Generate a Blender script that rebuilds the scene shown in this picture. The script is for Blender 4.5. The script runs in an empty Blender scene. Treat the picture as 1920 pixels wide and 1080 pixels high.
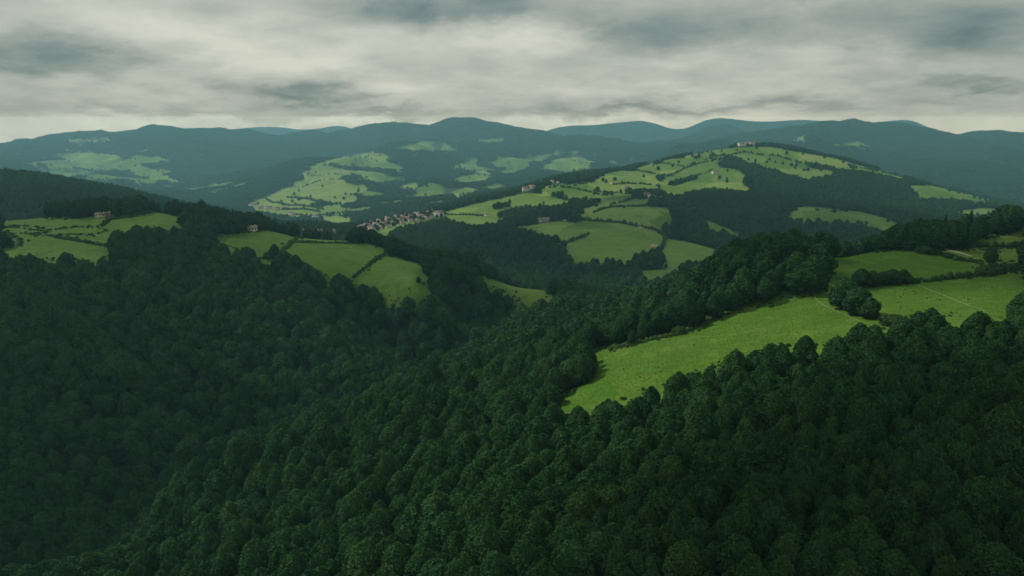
import bpy, math, os, random
import numpy as np

rng = np.random.default_rng(7)
random.seed(7)
sc = bpy.context.scene
COL = sc.collection
R = math.radians

# ------------------------------------------------------------------ camera
F = 1297.0                      # focal length in pixels of a 1920 wide frame
PITCH = math.atan(318.0 / F)    # the horizon sits 318 px above the middle
CP, SP = math.cos(PITCH), math.sin(PITCH)
cam_d = bpy.data.cameras.new('camera')
cam = bpy.data.objects.new('camera', cam_d)
COL.objects.link(cam)
cam_d.sensor_width = 36.0
cam_d.lens = 36.0 * F / 1920.0
cam_d.clip_start = 1.0
cam_d.clip_end = 60000.0
cam.location = (0, 0, 0)
cam.rotation_euler = (math.pi / 2 - PITCH, 0, 0)
sc.camera = cam


def ray(u, v):
    xc = (np.asarray(u, float) - 960) / F
    yc = (540 - np.asarray(v, float)) / F
    return xc, CP + SP * yc, -SP + CP * yc


def unproj(u, v, D):
    x, y, z = ray(u, v)
    return x / y * D, D + 0 * x, z / y * D


def project(X, Y, Z):
    f = Y * CP - Z * SP
    f = np.where(f < 1e-3, 1e-3, f)
    up = Y * SP + Z * CP
    return 960 + F * X / f, 540 - F * up / f


# ------------------------------------------------------------------ terrain
# surveyed points: picture position, distance, and whether the surface there is tree canopy
PTS_F = [
 (960,1080,105),(500,1080,130),(100,1075,165),(0,1075,175),(1400,1080,100),(1920,1080,95),
 (1400,900,130),(1920,900,125),(960,900,150),(600,950,175),(350,880,235),(560,800,275),(760,715,315),
 (900,650,365),(1000,605,415),(800,850,190),(1000,750,225),(1600,750,165),(1920,750,160),(1300,780,180),
 (1040,690,268),(1100,640,320),(1920,640,195),
 (1480,455,340),(1560,450,380),(1700,435,430),(1400,500,330),(1350,480,362),(1250,545,370),(1150,580,400),
 (1060,575,480),(960,610,450),(1900,400,460),
 (0,900,285),(340,845,345),(500,760,385),(700,690,420),(850,650,455),(150,700,365),(0,700,352),(0,600,405),
 (0,500,458),(200,500,468),(300,600,425),(450,600,440),(450,700,403),(600,600,458),(600,545,492),(750,600,476),
 (700,565,497),(300,470,502),(230,448,518),(500,505,498),(850,590,500),(950,580,545),
 (850,490,600),(720,455,680),(1000,540,620),(860,530,530),(0,400,640),
 (0,318,1250),(150,335,1250),(250,352,1280),(350,378,1320),(450,405,1350),(560,430,1380),(0,390,950),
 (200,390,980),(350,405,1000),(450,425,1080),
 (800,430,1150),(720,440,1080),(900,440,1050),(960,440,950),(900,445,940),(1060,455,900),(960,480,880),
 (1000,510,830),(1100,510,830),(1200,500,800),(1080,540,720),
 (1000,400,1300),(860,378,1600),(1100,318,2050),(1300,283,2300),(1400,266,2400),(1500,273,2420),
 (1400,390,1400),(1350,430,1150),(1280,400,1250),(1260,440,1080),(1400,440,1100),(1500,430,1150),(1600,440,1150),
 (1550,395,1350),(1690,432,1250),(1650,380,1600),(1600,350,1800),(1750,400,1500),(1450,370,1600),
 (1560,285,2420),(1620,302,2350),(1700,331,2250),(1800,358,2150),(1900,382,2000),
]
PTS_G = [
 (1060,760,235),(1130,700,255),(1250,650,265),(1200,700,240),(1400,600,285),(1400,650,245),(1560,550,310),
 (1650,600,262),(1750,560,285),(1900,515,320),(1870,590,255),(1500,640,240),(1147,655,300),(1320,615,300),
 (1460,567,310),(1540,495,340),(1700,480,380),(1700,515,345),(1840,495,370),(1900,480,400),(1900,445,430),
 (100,465,502),(200,475,502),(20,440,532),(150,430,562),(290,400,610),(300,425,560),(430,450,552),(500,440,580),
 (500,475,535),(553,445,610),(600,450,630),(690,457,640),(620,515,520),(720,478,590),(770,565,485),(800,500,570),
 (815,555,510),(900,527,560),(1000,560,560),(180,400,640),(475,427,625),
 (640,440,1050),(600,436,1100),(680,432,1250),(750,412,1350),(820,403,1400),
 (1100,430,1050),(1150,470,920),(1130,490,870),(1230,440,1020),(1300,470,950),(1250,510,800),(1000,428,1080),
 (1080,410,1180),(1200,390,1250),(1250,402,1200),(1220,375,1400),(1150,370,1480),(900,385,1500),(985,363,1600),
 (1060,377,1530),(880,412,1350),(1000,354,1700),(1040,342,1800),(1150,345,1750),(1200,325,2000),
 (1300,300,2200),(1390,285,2300),(1350,320,2000),(1300,350,1750),(1400,350,1700),(1450,300,2200),(1500,330,1950),
 (1530,320,2050),(1600,310,2250),(1800,366,1980),(1850,394,1850),(1500,400,1300),(1580,405,1290),
 (600,410,2100),(500,395,2300),(470,380,2600),(540,363,2750),(620,350,2900),(640,337,3100),(600,310,3600),
 (700,290,4000),(780,272,4900),(650,293,3900),(520,335,3300),(400,355,3300),(340,358,3300),(750,370,2700),
 (750,330,3400),(850,350,3000),(880,320,3900),(880,300,4500),(1000,320,4000),(1060,300,4600),(1000,342,3300),
 (800,395,2000),(900,370,2300),
 (0,267,5500),(50,265,5500),(130,255,5500),(200,252,5500),(300,245,5500),(350,251,5600),(460,250,5800),
 (540,257,5900),(600,247,6000),(640,246,6100),(693,235,6300),(763,235,6400),(793,235,6400),(847,228,6500),
 (897,223,6500),(957,231,6400),(1013,242,6200),(1107,258,5800),(1143,262,5700),(1187,271,5600),(1220,276,5500),
 (300,300,4600),(150,290,4600),(450,320,4300),(500,280,5200),(700,265,5500),(1000,275,5200),(200,330,3900),
 (0,310,3600),(100,330,3400),(830,255,5900),
 (80,246,8740),(0,257,8740),(130,252,8740),(430,247,8940),(520,241,8940),(600,242,8940),(640,243,8940),
 (1050,243,8440),(1133,236,8440),(1223,236,8440),(1270,246,8380),(1323,232,8340),(1420,231,8340),(1500,228,8340),(1590,232,8340),(1680,228,8340),
 (1737,241,8340),(1760,240,8340),(1800,250,8340),
 (1343,239,7200),(1290,258,6900),(1513,237,5500),(1547,233,5500),(1613,232,5500),(1707,236,5500),(1747,247,5300),
 (1830,250,5200),(1887,247,5200),(1920,250,5200),(1423,254,5500),(1600,270,4700),(1800,290,4200),(1900,340,3200),
 (1700,310,3700),(1550,265,4600),
]
# ground hidden in the valleys: azimuth slope, distance, height
PTS_H = [
 (-.80,228,-180),(-.60,266,-188),(-.45,310,-190),(-.2,374,-178),(-.05,440,-162),(.05,500,-146),
 (.20,620,-170),(.35,620,-170),(.5,620,-165),(.62,700,-170),(.75,800,-180),(.9,800,-180),
 (-.85,820,-165),(-.65,820,-165),(-.5,830,-170),(-.35,850,-172),(-.25,850,-172),(-.12,820,-170),
 (-.75,212,-172),(-.53,276,-182),(-.345,318,-178),(-.167,358,-170),(-.05,412,-160),
 (-.8,1900,-270),(-.6,1900,-280),(-.4,1800,-280),(-.2,1700,-270),(-.05,1800,-250),
 (.1,2900,-280),(.25,3200,-280),(.4,3200,-270),(.55,3000,-280),(.7,2800,-290),(.85,2400,-290),
 (-.85,7500,-320),(-.6,7500,-320),(-.4,7600,-320),(-.2,7700,-320),(0,7600,-320),(.15,7200,-300),(.25,7700,-250),
 (.4,7300,-280),(.55,7200,-300),(.75,7200,-320),(.9,7200,-320),
 (-.9,9350,-330),(-.5,9350,-330),(-.2,9350,-330),(.1,9300,-300),(.3,9300,-300),(.5,9300,-300),(.9,9300,-330),
 (-.9,16000,-350),(-.5,16000,-350),(0,16000,-350),(.5,16000,-350),(.9,16000,-350),
 (0,60,-78),(.7,60,-72),(-.5,75,-110),(-1.0,120,-125),(-1.05,300,-140),(1.0,110,-78),(1.0,300,-72),(1.0,600,-90),
 (-1.0,600,-90),(-1.0,1200,-110),(1.0,1500,-220),(-1.0,4500,-220),(1.0,5000,-150),
]
CANOPY = 10.0


def tps_points():
    A, B, T = [], [], []
    for L, h in ((PTS_F, CANOPY), (PTS_G, 0.0)):
        for u, v, D in L:
            X, Y, Z = unproj(u, v, D)
            A.append(float(X) / D); B.append(math.log(D)); T.append((float(Z) - h) / D)
    for a, D, z in PTS_H:
        A.append(a); B.append(math.log(D)); T.append(z / D - .0143)
    return np.array(A), np.array(B), np.array(T)


PA, PB, PT = tps_points()
KB, CSM = 1.0, 0.035


def phi(d2):
    return -np.sqrt(d2 + CSM * CSM)


n = len(PA)
M = np.zeros((n + 3, n + 3))
M[:n, :n] = phi((PA[:, None] - PA) ** 2 + (KB * (PB[:, None] - PB)) ** 2) - 0.0015 * np.eye(n)
P = np.stack([np.ones(n), PA, PB], 1)
M[:n, n:] = P
M[n:, :n] = P.T
W = np.linalg.solve(M, np.concatenate([PT, np.zeros(3)]))


def rbf(a, b):
    a = a.ravel(); b = b.ravel()
    out = np.empty(len(a))
    for i in range(0, len(a), 20000):
        aa, bb = a[i:i + 20000], b[i:i + 20000]
        d = phi((aa[:, None] - PA) ** 2 + (KB * (bb[:, None] - PB)) ** 2)
        out[i:i + 20000] = d @ W[:n] + W[n] + W[n + 1] * aa + W[n + 2] * bb
    return out


def vnoise(x, y, seed=0):
    xi = np.floor(x).astype(np.int64); yi = np.floor(y).astype(np.int64)
    fx = x - xi; fy = y - yi
    fx = fx * fx * fx * (fx * (fx * 6 - 15) + 10); fy = fy * fy * fy * (fy * (fy * 6 - 15) + 10)

    def h(i, j):
        k = (i * 374761393 + j * 668265263 + seed * 982451653) & 0x7fffffff
        k = ((k ^ (k >> 13)) * 1274126177) & 0x7fffffff
        return ((k ^ (k >> 16)) & 0xffff) / 65535.0 * 2 - 1
    return (h(xi, yi) * (1 - fx) + h(xi + 1, yi) * fx) * (1 - fy) + (h(xi, yi + 1) * (1 - fx) + h(xi + 1, yi + 1) * fx) * fy


def fbm(x, y, seed=0, octv=4):
    s, a = 0, 1.0
    for o in range(octv):
        s = s + a * vnoise(x * 2 ** o + 17.3 * o, y * 2 ** o - 9.1 * o, seed + o); a *= .5
    return s


NF, NSIDE, NR = 720, 40, 640
RMAX = 9400.0
th_f = np.arctan(np.linspace(-1.04, 1.04, NF))
t_edge = th_f[-1]
th_s = np.linspace(t_edge, 2 * math.pi - t_edge, NSIDE + 2)[1:-1]
TH = np.concatenate([th_f, th_s])                 # full turn, columns past NF run behind the camera
NC = len(TH)
RR = np.exp(np.linspace(math.log(40.0), math.log(RMAX), NR))
LR0, LRS = math.log(40.0), (math.log(RMAX) - math.log(40.0)) / (NR - 1)

THW = np.where(TH > math.pi, TH - 2 * math.pi, TH)
thc = np.clip(THW, -t_edge, t_edge)
Rg, Tg = np.meshgrid(RR, thc, indexing='ij')
Dg = np.clip(Rg * np.cos(Tg), 62.0, 17000)
tt = rbf(np.tan(Tg), np.log(Dg)).reshape(Dg.shape)
Zg = tt * Dg
XX = Rg * np.sin(THW)[None, :]
YY = Rg * np.cos(THW)[None, :]
amp = np.interp(Dg, [60, 300, 1000, 2500, 5000, 8000], [.25, .5, 4.0, 9.0, 28.0, 8.0])
wl = np.interp(np.log(Dg), np.log([60, 300, 1000, 2500, 5000, 12000]), [40, 60, 130, 260, 420, 700])
# a few fixed wavelengths blended by distance (keeps the noise continuous)
nz = 0
for lam in (50., 130., 300., 600.):
    wgt = np.exp(-(np.log(wl / lam) / .6) ** 2)
    nz = nz + wgt * fbm(XX / lam, YY / lam, int(lam), 3)
rid = .8 - 2 * np.abs(fbm(XX / 900. + .25 * fbm(XX / 500., YY / 500., 3, 2), YY / 1300., 91, 4))
Zg = Zg + amp * nz + np.interp(Dg, [2300, 3200, 5000, 9000], [0, 16, 34, 4]) * rid
gul = np.maximum(0, 1 - np.abs(fbm(XX / 560. + .35 * fbm(XX / 700., YY / 700., 13, 2), YY / 1700., 63, 3)) * 1.6) ** 1.6
Zg = Zg - np.interp(Dg, [2300, 3000, 4500, 6500, 8500], [0, 24, 75, 20, 0]) * gul
Zg = np.where(Zg > -10, -10 + 16 * np.tanh((Zg + 10) / 16), Zg)
wb = np.clip((np.abs(THW) - t_edge) / (math.pi - t_edge), 0, 1)
wb = wb * wb * (3 - 2 * wb)
Zg = Zg * (1 - wb)[None, :] + (-110.0) * wb[None, :]


def ground(X, Y):
    X = np.asarray(X, float); Y = np.asarray(Y, float)
    th = np.arctan2(X, Y)
    ci = np.interp(np.where(th < -t_edge - 1e-9, th + 2 * math.pi, th), TH, np.arange(NC))
    ri = np.clip((np.log(np.maximum(np.hypot(X, Y), 1)) - LR0) / LRS, 0, NR - 1.001)
    c0 = np.clip(np.floor(ci).astype(int), 0, NC - 2); r0 = np.floor(ri).astype(int)
    fc = ci - c0; fr = ri - r0
    return (Zg[r0, c0] * (1 - fr) + Zg[r0 + 1, c0] * fr) * (1 - fc) + (Zg[r0, c0 + 1] * (1 - fr) + Zg[r0 + 1, c0 + 1] * fr) * fc


EL = Zg / Rg
RUN = np.maximum.accumulate(EL, axis=0)            # running skyline along each column


def visible(X, Y, Z, slack):
    """slack metres are added to the height before the test"""
    th = np.arctan2(X, Y); r = np.hypot(X, Y)
    ci = np.clip(np.round(np.interp(th, th_f, np.arange(NF))).astype(int), 0, NF - 1)
    ri = np.clip(np.floor((np.log(r) - LR0) / LRS).astype(int) - 1, 0, NR - 1)
    return (Z + slack) / r >= RUN[ri, ci]


# ------------------------------------------------------------------ meadows (picture outline, distance range, tone)
FIELDS = [
 # near right
 ([(1038,775),(1060,745),(1113,712),(1113,657),(1127,656),(1132,680),(1140,705),(1160,738),(1113,775),(1090,770),(1047,784)],170,345,.0),
 ([(1038,775),(1060,745),(1113,712),(1113,657),(1147,655),(1193,648),(1273,630),(1320,615),(1373,590),(1460,567),(1563,546),(1600,538),(1632,537),(1747,528),(1830,522),(1925,507),(1925,585),(1890,597),(1813,590),(1723,587),(1680,600),(1657,612),(1593,630),(1550,645),(1510,643),(1453,645),(1397,667),(1353,677),(1293,697),(1237,720),(1223,717),(1180,747),(1160,742),(1113,775),(1090,770),(1047,784)],170,345,.10),
 ([(1528,497),(1563,483),(1613,476),(1680,471),(1723,472),(1763,478),(1800,487),(1843,497),(1833,515),(1737,526),(1700,516),(1647,510),(1613,515),(1570,523),(1560,510),(1547,497)],300,440,.03),
 ([(1762,470),(1800,470),(1925,468),(1925,488),(1880,490),(1827,487),(1800,480)],330,470,.5),
 ([(1780,462),(1827,457),(1863,447),(1925,430),(1925,460),(1860,462)],380,520,.35),
 # left ridge
 ([(30,437),(103,445),(213,465),(212,473),(180,490),(167,485),(67,484),(47,478),(25,482),(0,484),(0,467),(30,468),(43,453)],430,600,.3),
 ([(193,425),(207,412),(250,408),(290,399),(310,400),(347,412),(313,430),(287,428),(240,440),(220,450),(217,461),(107,440),(145,441),(180,441),(205,432)],460,680,.3),
 ([(397,450),(430,440),(493,435),(520,435),(553,446),(547,453),(523,474),(507,482),(480,478),(467,468),(420,458)],450,660,.2),
 ([(560,446),(653,448),(650,455),(560,452)],560,720,.4),
 ([(557,454),(655,457),(687,458),(720,467),(718,476),(687,500),(660,518),(640,522),(623,522),(603,511),(587,508),(570,494),(530,478)],440,680,.25),
 ([(722,481),(740,482),(793,497),(787,510),(798,518),(802,540),(815,557),(783,563),(770,570),(763,558),(723,551),(710,547),(700,534),(688,541),(672,538),(662,523),(690,502)],420,640,.35),
 ([(883,520),(913,525),(963,533),(1020,543),(1047,572),(1027,577),(990,573),(975,558),(940,542),(900,530)],480,640,.5),
 ([(687,435),(713,432),(733,430),(727,443),(713,448),(693,440)],950,1300,.4),
 ([(664,436),(686,420),(722,407),(752,400),(790,394),(834,397),(834,409),(800,414),(765,421),(735,428),(712,434),(688,441)],1120,1540,.2),
 # woods and tree belts inside the open land (tone None)
 ([(1043,361),(1060,351),(1085,347),(1103,355),(1105,368),(1090,374),(1060,374)],1300,2000,None),
 ([(1135,340),(1155,329),(1175,328),(1195,339),(1180,345),(1150,345)],1500,2300,None),
 ([(1200,320),(1213,318),(1240,330),(1265,337),(1250,342),(1222,333)],1600,2400,None),
 ([(1420,292),(1437,291),(1475,300),(1490,309),(1475,312),(1440,304)],1900,2500,None),
 ([(1500,314),(1520,306),(1555,309),(1562,317),(1530,322),(1505,321)],1900,2500,None),
 ([(665,345),(690,336),(715,340),(760,326),(800,345),(740,372),(690,373),(672,360)],1900,4600,None),
 ([(622,380),(650,373),(680,373),(690,388),(650,397),(630,390)],1700,3400,None),
 ([(640,319),(658,315),(668,328),(650,333)],2200,4600,None),
 ([(585,334),(600,329),(615,331),(602,337)],2200,4600,None),
 ([(545,362),(562,356),(600,352),(575,362),(560,366)],2000,4000,None),
 # middle hill
 ([(827,400),(880,385),(947,370),(983,362),(1010,363),(1047,373),(1073,378),(1043,385),(970,385),(957,392),(917,402)],1080,1925,.6),
 ([(832,402),(910,405),(947,410),(933,417),(883,422),(853,417),(837,410)],1080,1650,.35),
 ([(963,427),(1047,415),(1100,420),(1183,423),(1233,433),(1247,447),(1233,463),(1193,480),(1183,491),(1157,487),(1133,483),(1103,493),(1087,483),(1067,477),(1063,453),(1027,440),(997,433)],720,1375,.4),
 ([(1080,408),(1153,392),(1200,387),(1253,390),(1258,407),(1250,417),(1230,428),(1190,419),(1133,416)],945,1518,.45),
 ([(1250,448),(1283,452),(1333,465),(1350,468),(1323,487),(1297,495),(1250,490),(1237,473)],720,1188,.4),
 ([(1205,508),(1287,503),(1250,515),(1207,530)],630,990,.35),
 ([(1087,395),(1103,389),(1133,377),(1177,369),(1180,373),(1147,384),(1117,396)],1080,1760,.9),
 ([(1120,397),(1150,386),(1190,373),(1220,373),(1213,382),(1167,387)],1080,1716,.5),
 ([(1043,349),(1087,343),(1127,340),(1167,353),(1177,360),(1147,365),(1107,357),(1073,349)],1350,2145,.45),
 ([(1013,357),(1033,349),(1053,355),(1043,363)],1350,2035,.6),
 ([(1133,328),(1173,321),(1200,327),(1227,337),(1213,342),(1193,338)],1530,2365,.45),
 ([(1190,317),(1220,308),(1267,312),(1283,315),(1250,328),(1220,325)],1665,2530,.4),
 ([(1233,303),(1300,294),(1337,283),(1397,277),(1393,284),(1343,297),(1300,303),(1283,312)],1800,2600,.4),
 ([(1250,331),(1300,310),(1347,298),(1337,313),(1330,323),(1300,327),(1283,333),(1237,347)],1530,2585,.55),
 ([(1243,356),(1300,338),(1337,327),(1350,315),(1380,317),(1397,330),(1393,347),(1410,357),(1333,353),(1283,358),(1277,364),(1253,363)],1440,2365,.45),
 ([(1393,297),(1427,287),(1453,290),(1497,305),(1512,311),(1490,312),(1440,300),(1420,298)],1845,2600,.45),
 ([(1413,302),(1447,303),(1493,312),(1533,322),(1547,326),(1510,334),(1467,322),(1430,311)],1665,2475,.35),
 ([(1410,277),(1440,276),(1480,283),(1563,297),(1600,308),(1640,318),(1697,331),(1690,334),(1613,318),(1580,313),(1513,303),(1467,293),(1437,284)],1845,2600,.8),
 ([(1707,348),(1757,348),(1813,363),(1863,376),(1860,380),(1790,372),(1723,372),(1720,360)],1665,2420,.4),
 ([(1477,408),(1493,390),(1510,387),(1547,390),(1613,397),(1663,410),(1700,431),(1673,440),(1647,430),(1613,413),(1557,412),(1513,410)],990,1650,.35),
 ([(1790,397),(1840,390),(1900,393),(1867,400),(1813,407)],1485,2255,.35),
 ([(1317,412),(1333,417),(1367,430),(1393,447),(1367,438),(1333,432)],900,1485,.5),
 ([(1013,352),(1045,345),(1085,340),(1120,336),(1135,326),(1170,319),(1195,313),(1225,305),(1290,292),(1335,281),(1397,275),(1440,275),(1480,282),(1563,296),(1640,318),(1697,331),(1690,335),(1613,319),(1580,316),(1556,327),(1513,336),(1467,326),(1430,313),(1400,304),(1395,299),(1360,297),(1342,306),(1350,315),(1380,317),(1397,330),(1393,347),(1410,358),(1333,354),(1290,358),(1277,366),(1255,366),(1243,358),(1215,353),(1180,363),(1150,367),(1100,374),(1050,374),(1013,364)],1250,2550,-.42),
 # sunlit hill across the valley: pale grass, tones raised to paint in sunlight
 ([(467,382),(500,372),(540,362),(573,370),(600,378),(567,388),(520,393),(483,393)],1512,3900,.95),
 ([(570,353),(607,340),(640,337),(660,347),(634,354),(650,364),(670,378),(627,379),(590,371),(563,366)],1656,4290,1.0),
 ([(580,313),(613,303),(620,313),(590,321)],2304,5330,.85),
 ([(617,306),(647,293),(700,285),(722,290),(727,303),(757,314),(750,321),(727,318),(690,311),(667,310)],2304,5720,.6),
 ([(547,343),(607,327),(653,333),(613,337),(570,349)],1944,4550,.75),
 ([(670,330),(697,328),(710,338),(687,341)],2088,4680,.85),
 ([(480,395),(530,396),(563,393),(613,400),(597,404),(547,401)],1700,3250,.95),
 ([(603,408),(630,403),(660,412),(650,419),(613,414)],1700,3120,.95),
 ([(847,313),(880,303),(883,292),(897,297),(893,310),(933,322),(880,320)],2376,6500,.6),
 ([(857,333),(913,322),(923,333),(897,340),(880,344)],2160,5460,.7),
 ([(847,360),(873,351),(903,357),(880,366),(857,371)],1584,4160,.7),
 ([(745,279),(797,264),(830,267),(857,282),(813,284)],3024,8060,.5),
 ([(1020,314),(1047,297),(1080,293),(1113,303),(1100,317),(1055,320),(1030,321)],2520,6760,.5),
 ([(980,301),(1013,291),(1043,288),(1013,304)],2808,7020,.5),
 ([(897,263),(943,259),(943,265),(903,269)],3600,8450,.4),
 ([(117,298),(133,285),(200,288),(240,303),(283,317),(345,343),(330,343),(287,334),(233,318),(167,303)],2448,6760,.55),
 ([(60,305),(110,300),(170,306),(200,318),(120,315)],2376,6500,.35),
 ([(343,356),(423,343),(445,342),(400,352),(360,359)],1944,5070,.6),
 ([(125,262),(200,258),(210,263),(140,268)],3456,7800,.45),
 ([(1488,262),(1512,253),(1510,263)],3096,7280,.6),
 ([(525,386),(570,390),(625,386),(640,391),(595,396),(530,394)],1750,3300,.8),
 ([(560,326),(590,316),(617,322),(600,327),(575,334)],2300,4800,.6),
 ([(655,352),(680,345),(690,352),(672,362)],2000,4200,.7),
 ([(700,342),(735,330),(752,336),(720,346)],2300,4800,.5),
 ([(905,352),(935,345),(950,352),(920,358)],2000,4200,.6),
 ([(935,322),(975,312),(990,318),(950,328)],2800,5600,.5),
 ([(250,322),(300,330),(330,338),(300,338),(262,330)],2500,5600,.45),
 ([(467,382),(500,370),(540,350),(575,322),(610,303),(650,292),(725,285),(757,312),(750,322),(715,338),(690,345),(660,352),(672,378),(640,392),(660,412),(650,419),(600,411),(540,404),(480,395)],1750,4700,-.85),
 ([(-5,285),(120,268),(210,262),(290,285),(330,315),(345,345),(250,345),(120,332),(-5,332)],2300,5700,-.25),
 ([(860,300),(900,296),(1000,284),(1110,284),(1190,298),(1120,322),(1000,330),(930,348),(900,352),(855,342)],2000,5800,-.28),
 ([(640,396),(672,380),(690,352),(757,314),(855,302),(900,350),(800,390),(700,408)],1700,5000,-.29),
 ([(300,350),(345,345),(450,338),(470,345),(400,362),(330,362)],2300,4600,-.28),
 ([(1490,262),(1560,256),(1640,272),(1600,284),(1520,276)],3300,5700,-.2),
 # scrubby pasture behind the left ridge
 ([(-5,405),(60,404),(110,412),(150,411),(182,404),(197,408),(188,424),(150,424),(100,430),(60,424),(-5,421)],500,760,.3),
 ([(-5,428),(30,427),(60,432),(90,436),(40,436),(-5,434)],440,640,.3),
]
FPOL = [(np.array(p, float), d0, d1, t) for p, d0, d1, t in FIELDS]


def inpoly(u, v, pol):
    x, y = pol[:, 0], pol[:, 1]
    x2, y2 = np.roll(x, -1), np.roll(y, -1)
    ins = np.zeros(u.shape, bool)
    for i in range(len(x)):
        c = (y[i] > v) != (y2[i] > v)
        if y2[i] != y[i]:
            ins ^= c & (u < (x2[i] - x[i]) * (v - y[i]) / (y2[i] - y[i]) + x[i])
    return ins


def field_id(X, Y, Z, h=(0.0,), near=1.0):
    """index of the meadow a ground point belongs to (-1: woodland); points whose trees would stand in a meadow's view count too"""
    out = np.full(X.shape, -1)
    wx = fbm(X / (14 + .02 * Y), Y / (14 + .02 * Y), 5, 2)
    wy = fbm(X / (14 + .02 * Y), Y / (14 + .02 * Y), 11, 2)
    for hh in h:
        u, v = project(X, Y, Z + hh)
        k = np.where(Y > 900, .9, 2.2)
        u = u + wx * k; v = v + wy * k * .5
        for i, (pol, d0, d1, t) in enumerate(FPOL):
            lo, hi = pol.min(0), pol.max(0)
            m = (out < 0) & (u > lo[0]) & (u < hi[0]) & (v > lo[1]) & (v < hi[1]) & (Y > (d0 if hh == 0 else d0 * near)) & (Y < d1)
            idx = np.nonzero(m)[0]
            if len(idx):
                q = inpoly(u[idx], v[idx], pol)
                if t is not None and t < 0:          # a mosaic: part meadow, part grove
                    lam = np.where(Y[idx] > 2600, 210., 85.)
                    q &= fbm(X[idx] / lam, Y[idx] / lam * .8, 123, 3) < (.22 if t < -.3 else -.42)
                out[idx[q]] = i if t is not None else -2
    return np.where(out < 0, -1, out)


# ------------------------------------------------------------------ node helpers
def mat(name):
    m = bpy.data.materials.new(name)
    m.use_nodes = True
    nt = m.node_tree
    nt.nodes.clear()
    out = nt.nodes.new('ShaderNodeOutputMaterial')
    return m, nt, out


class NB:
    def __init__(s, nt):
        s.nt = nt

    def new(s, t, **kw):
        nd = s.nt.nodes.new(t)
        for k, v in kw.items():
            setattr(nd, k, v)
        return nd

    def put(s, sock, v):
        if isinstance(v, bpy.types.NodeSocket):
            s.nt.links.new(v, sock)
        else:
            sock.default_value = v

    def m(s, op, a, b=0.0, c=None, clamp=False):
        nd = s.new('ShaderNodeMath', operation=op, use_clamp=clamp)
        s.put(nd.inputs[0], a); s.put(nd.inputs[1], b)
        if c is not None:
            s.put(nd.inputs[2], c)
        return nd.outputs[0]

    def mix(s, f, a, b, mode='MIX'):
        nd = s.new('ShaderNodeMix', data_type='RGBA', blend_type=mode)
        s.put(nd.inputs[0], f); s.put(nd.inputs[6], a); s.put(nd.inputs[7], b)
        return nd.outputs[2]

    def noise(s, vec, scale, detail=4, rough=.55, dist=0.0):
        nd = s.new('ShaderNodeTexNoise')
        if vec is not None:
            s.put(nd.inputs['Vector'], vec)
        nd.inputs['Scale'].default_value = scale; nd.inputs['Detail'].default_value = detail
        nd.inputs['Roughness'].default_value = rough; nd.inputs['Distortion'].default_value = dist
        return nd.outputs[0]

    def ramp(s, f, lo, hi):
        nd = s.new('ShaderNodeMapRange', clamp=True)
        s.put(nd.inputs[0], f); nd.inputs[1].default_value = lo; nd.inputs[2].default_value = hi
        return nd.outputs[0]

    def comb(s, x, y, z):
        nd = s.new('ShaderNodeCombineXYZ')
        s.put(nd.inputs[0], x); s.put(nd.inputs[1], y); s.put(nd.inputs[2], z)
        return nd.outputs[0]


def C(r, g, b):
    return (r, g, b, 1.0)


# ------------------------------------------------------------------ materials
def leaf_material(name, dark, light, warm):
    m, nt, out = mat(name)
    b = NB(nt)
    oi = b.new('ShaderNodeObjectInfo')
    geo = b.new('ShaderNodeNewGeometry')
    tc = b.new('ShaderNodeTexCoord')
    n1 = b.noise(tc.outputs['Object'], .55, 2)
    f = b.m('ADD', b.m('MULTIPLY', oi.outputs['Random'], .75), b.m('MULTIPLY', geo.outputs['Random Per Island'], .25))
    c = b.mix(f, C(*dark), C(*light))
    r2 = b.m('FRACT', b.m('MULTIPLY', oi.outputs['Random'], 17.31))
    c = b.mix(b.ramp(r2, .92, 1.0), c, C(*warm))
    c = b.mix(b.ramp(n1, .35, .75), c, C(light[0] * 1.15, light[1] * 1.15, light[2] * .9))
    d = b.new('ShaderNodeBsdfDiffuse'); b.put(d.inputs[0], c)
    t = b.new('ShaderNodeBsdfTranslucent'); b.put(t.inputs[0], c)
    mx = b.new('ShaderNodeMixShader'); mx.inputs[0].default_value = .10
    nt.links.new(d.outputs[0], mx.inputs[1]); nt.links.new(t.outputs[0], mx.inputs[2])
    nt.links.new(mx.outputs[0], out.inputs[0])
    return m


LEAF = leaf_material('broadleaf_foliage', (.007, .025, .0125), (.027, .067, .026), (.030, .071, .024))
LEAF2 = leaf_material('shrub_foliage', (.018, .042, .015), (.042, .078, .024), (.062, .084, .026))
LEAF3 = leaf_material('pale_broadleaf_foliage', (.010, .031, .014), (.033, .075, .026), (.036, .077, .024))
NEEDLE = leaf_material('conifer_foliage', (.012, .032, .020), (.020, .045, .024), (.022, .045, .022))


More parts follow.
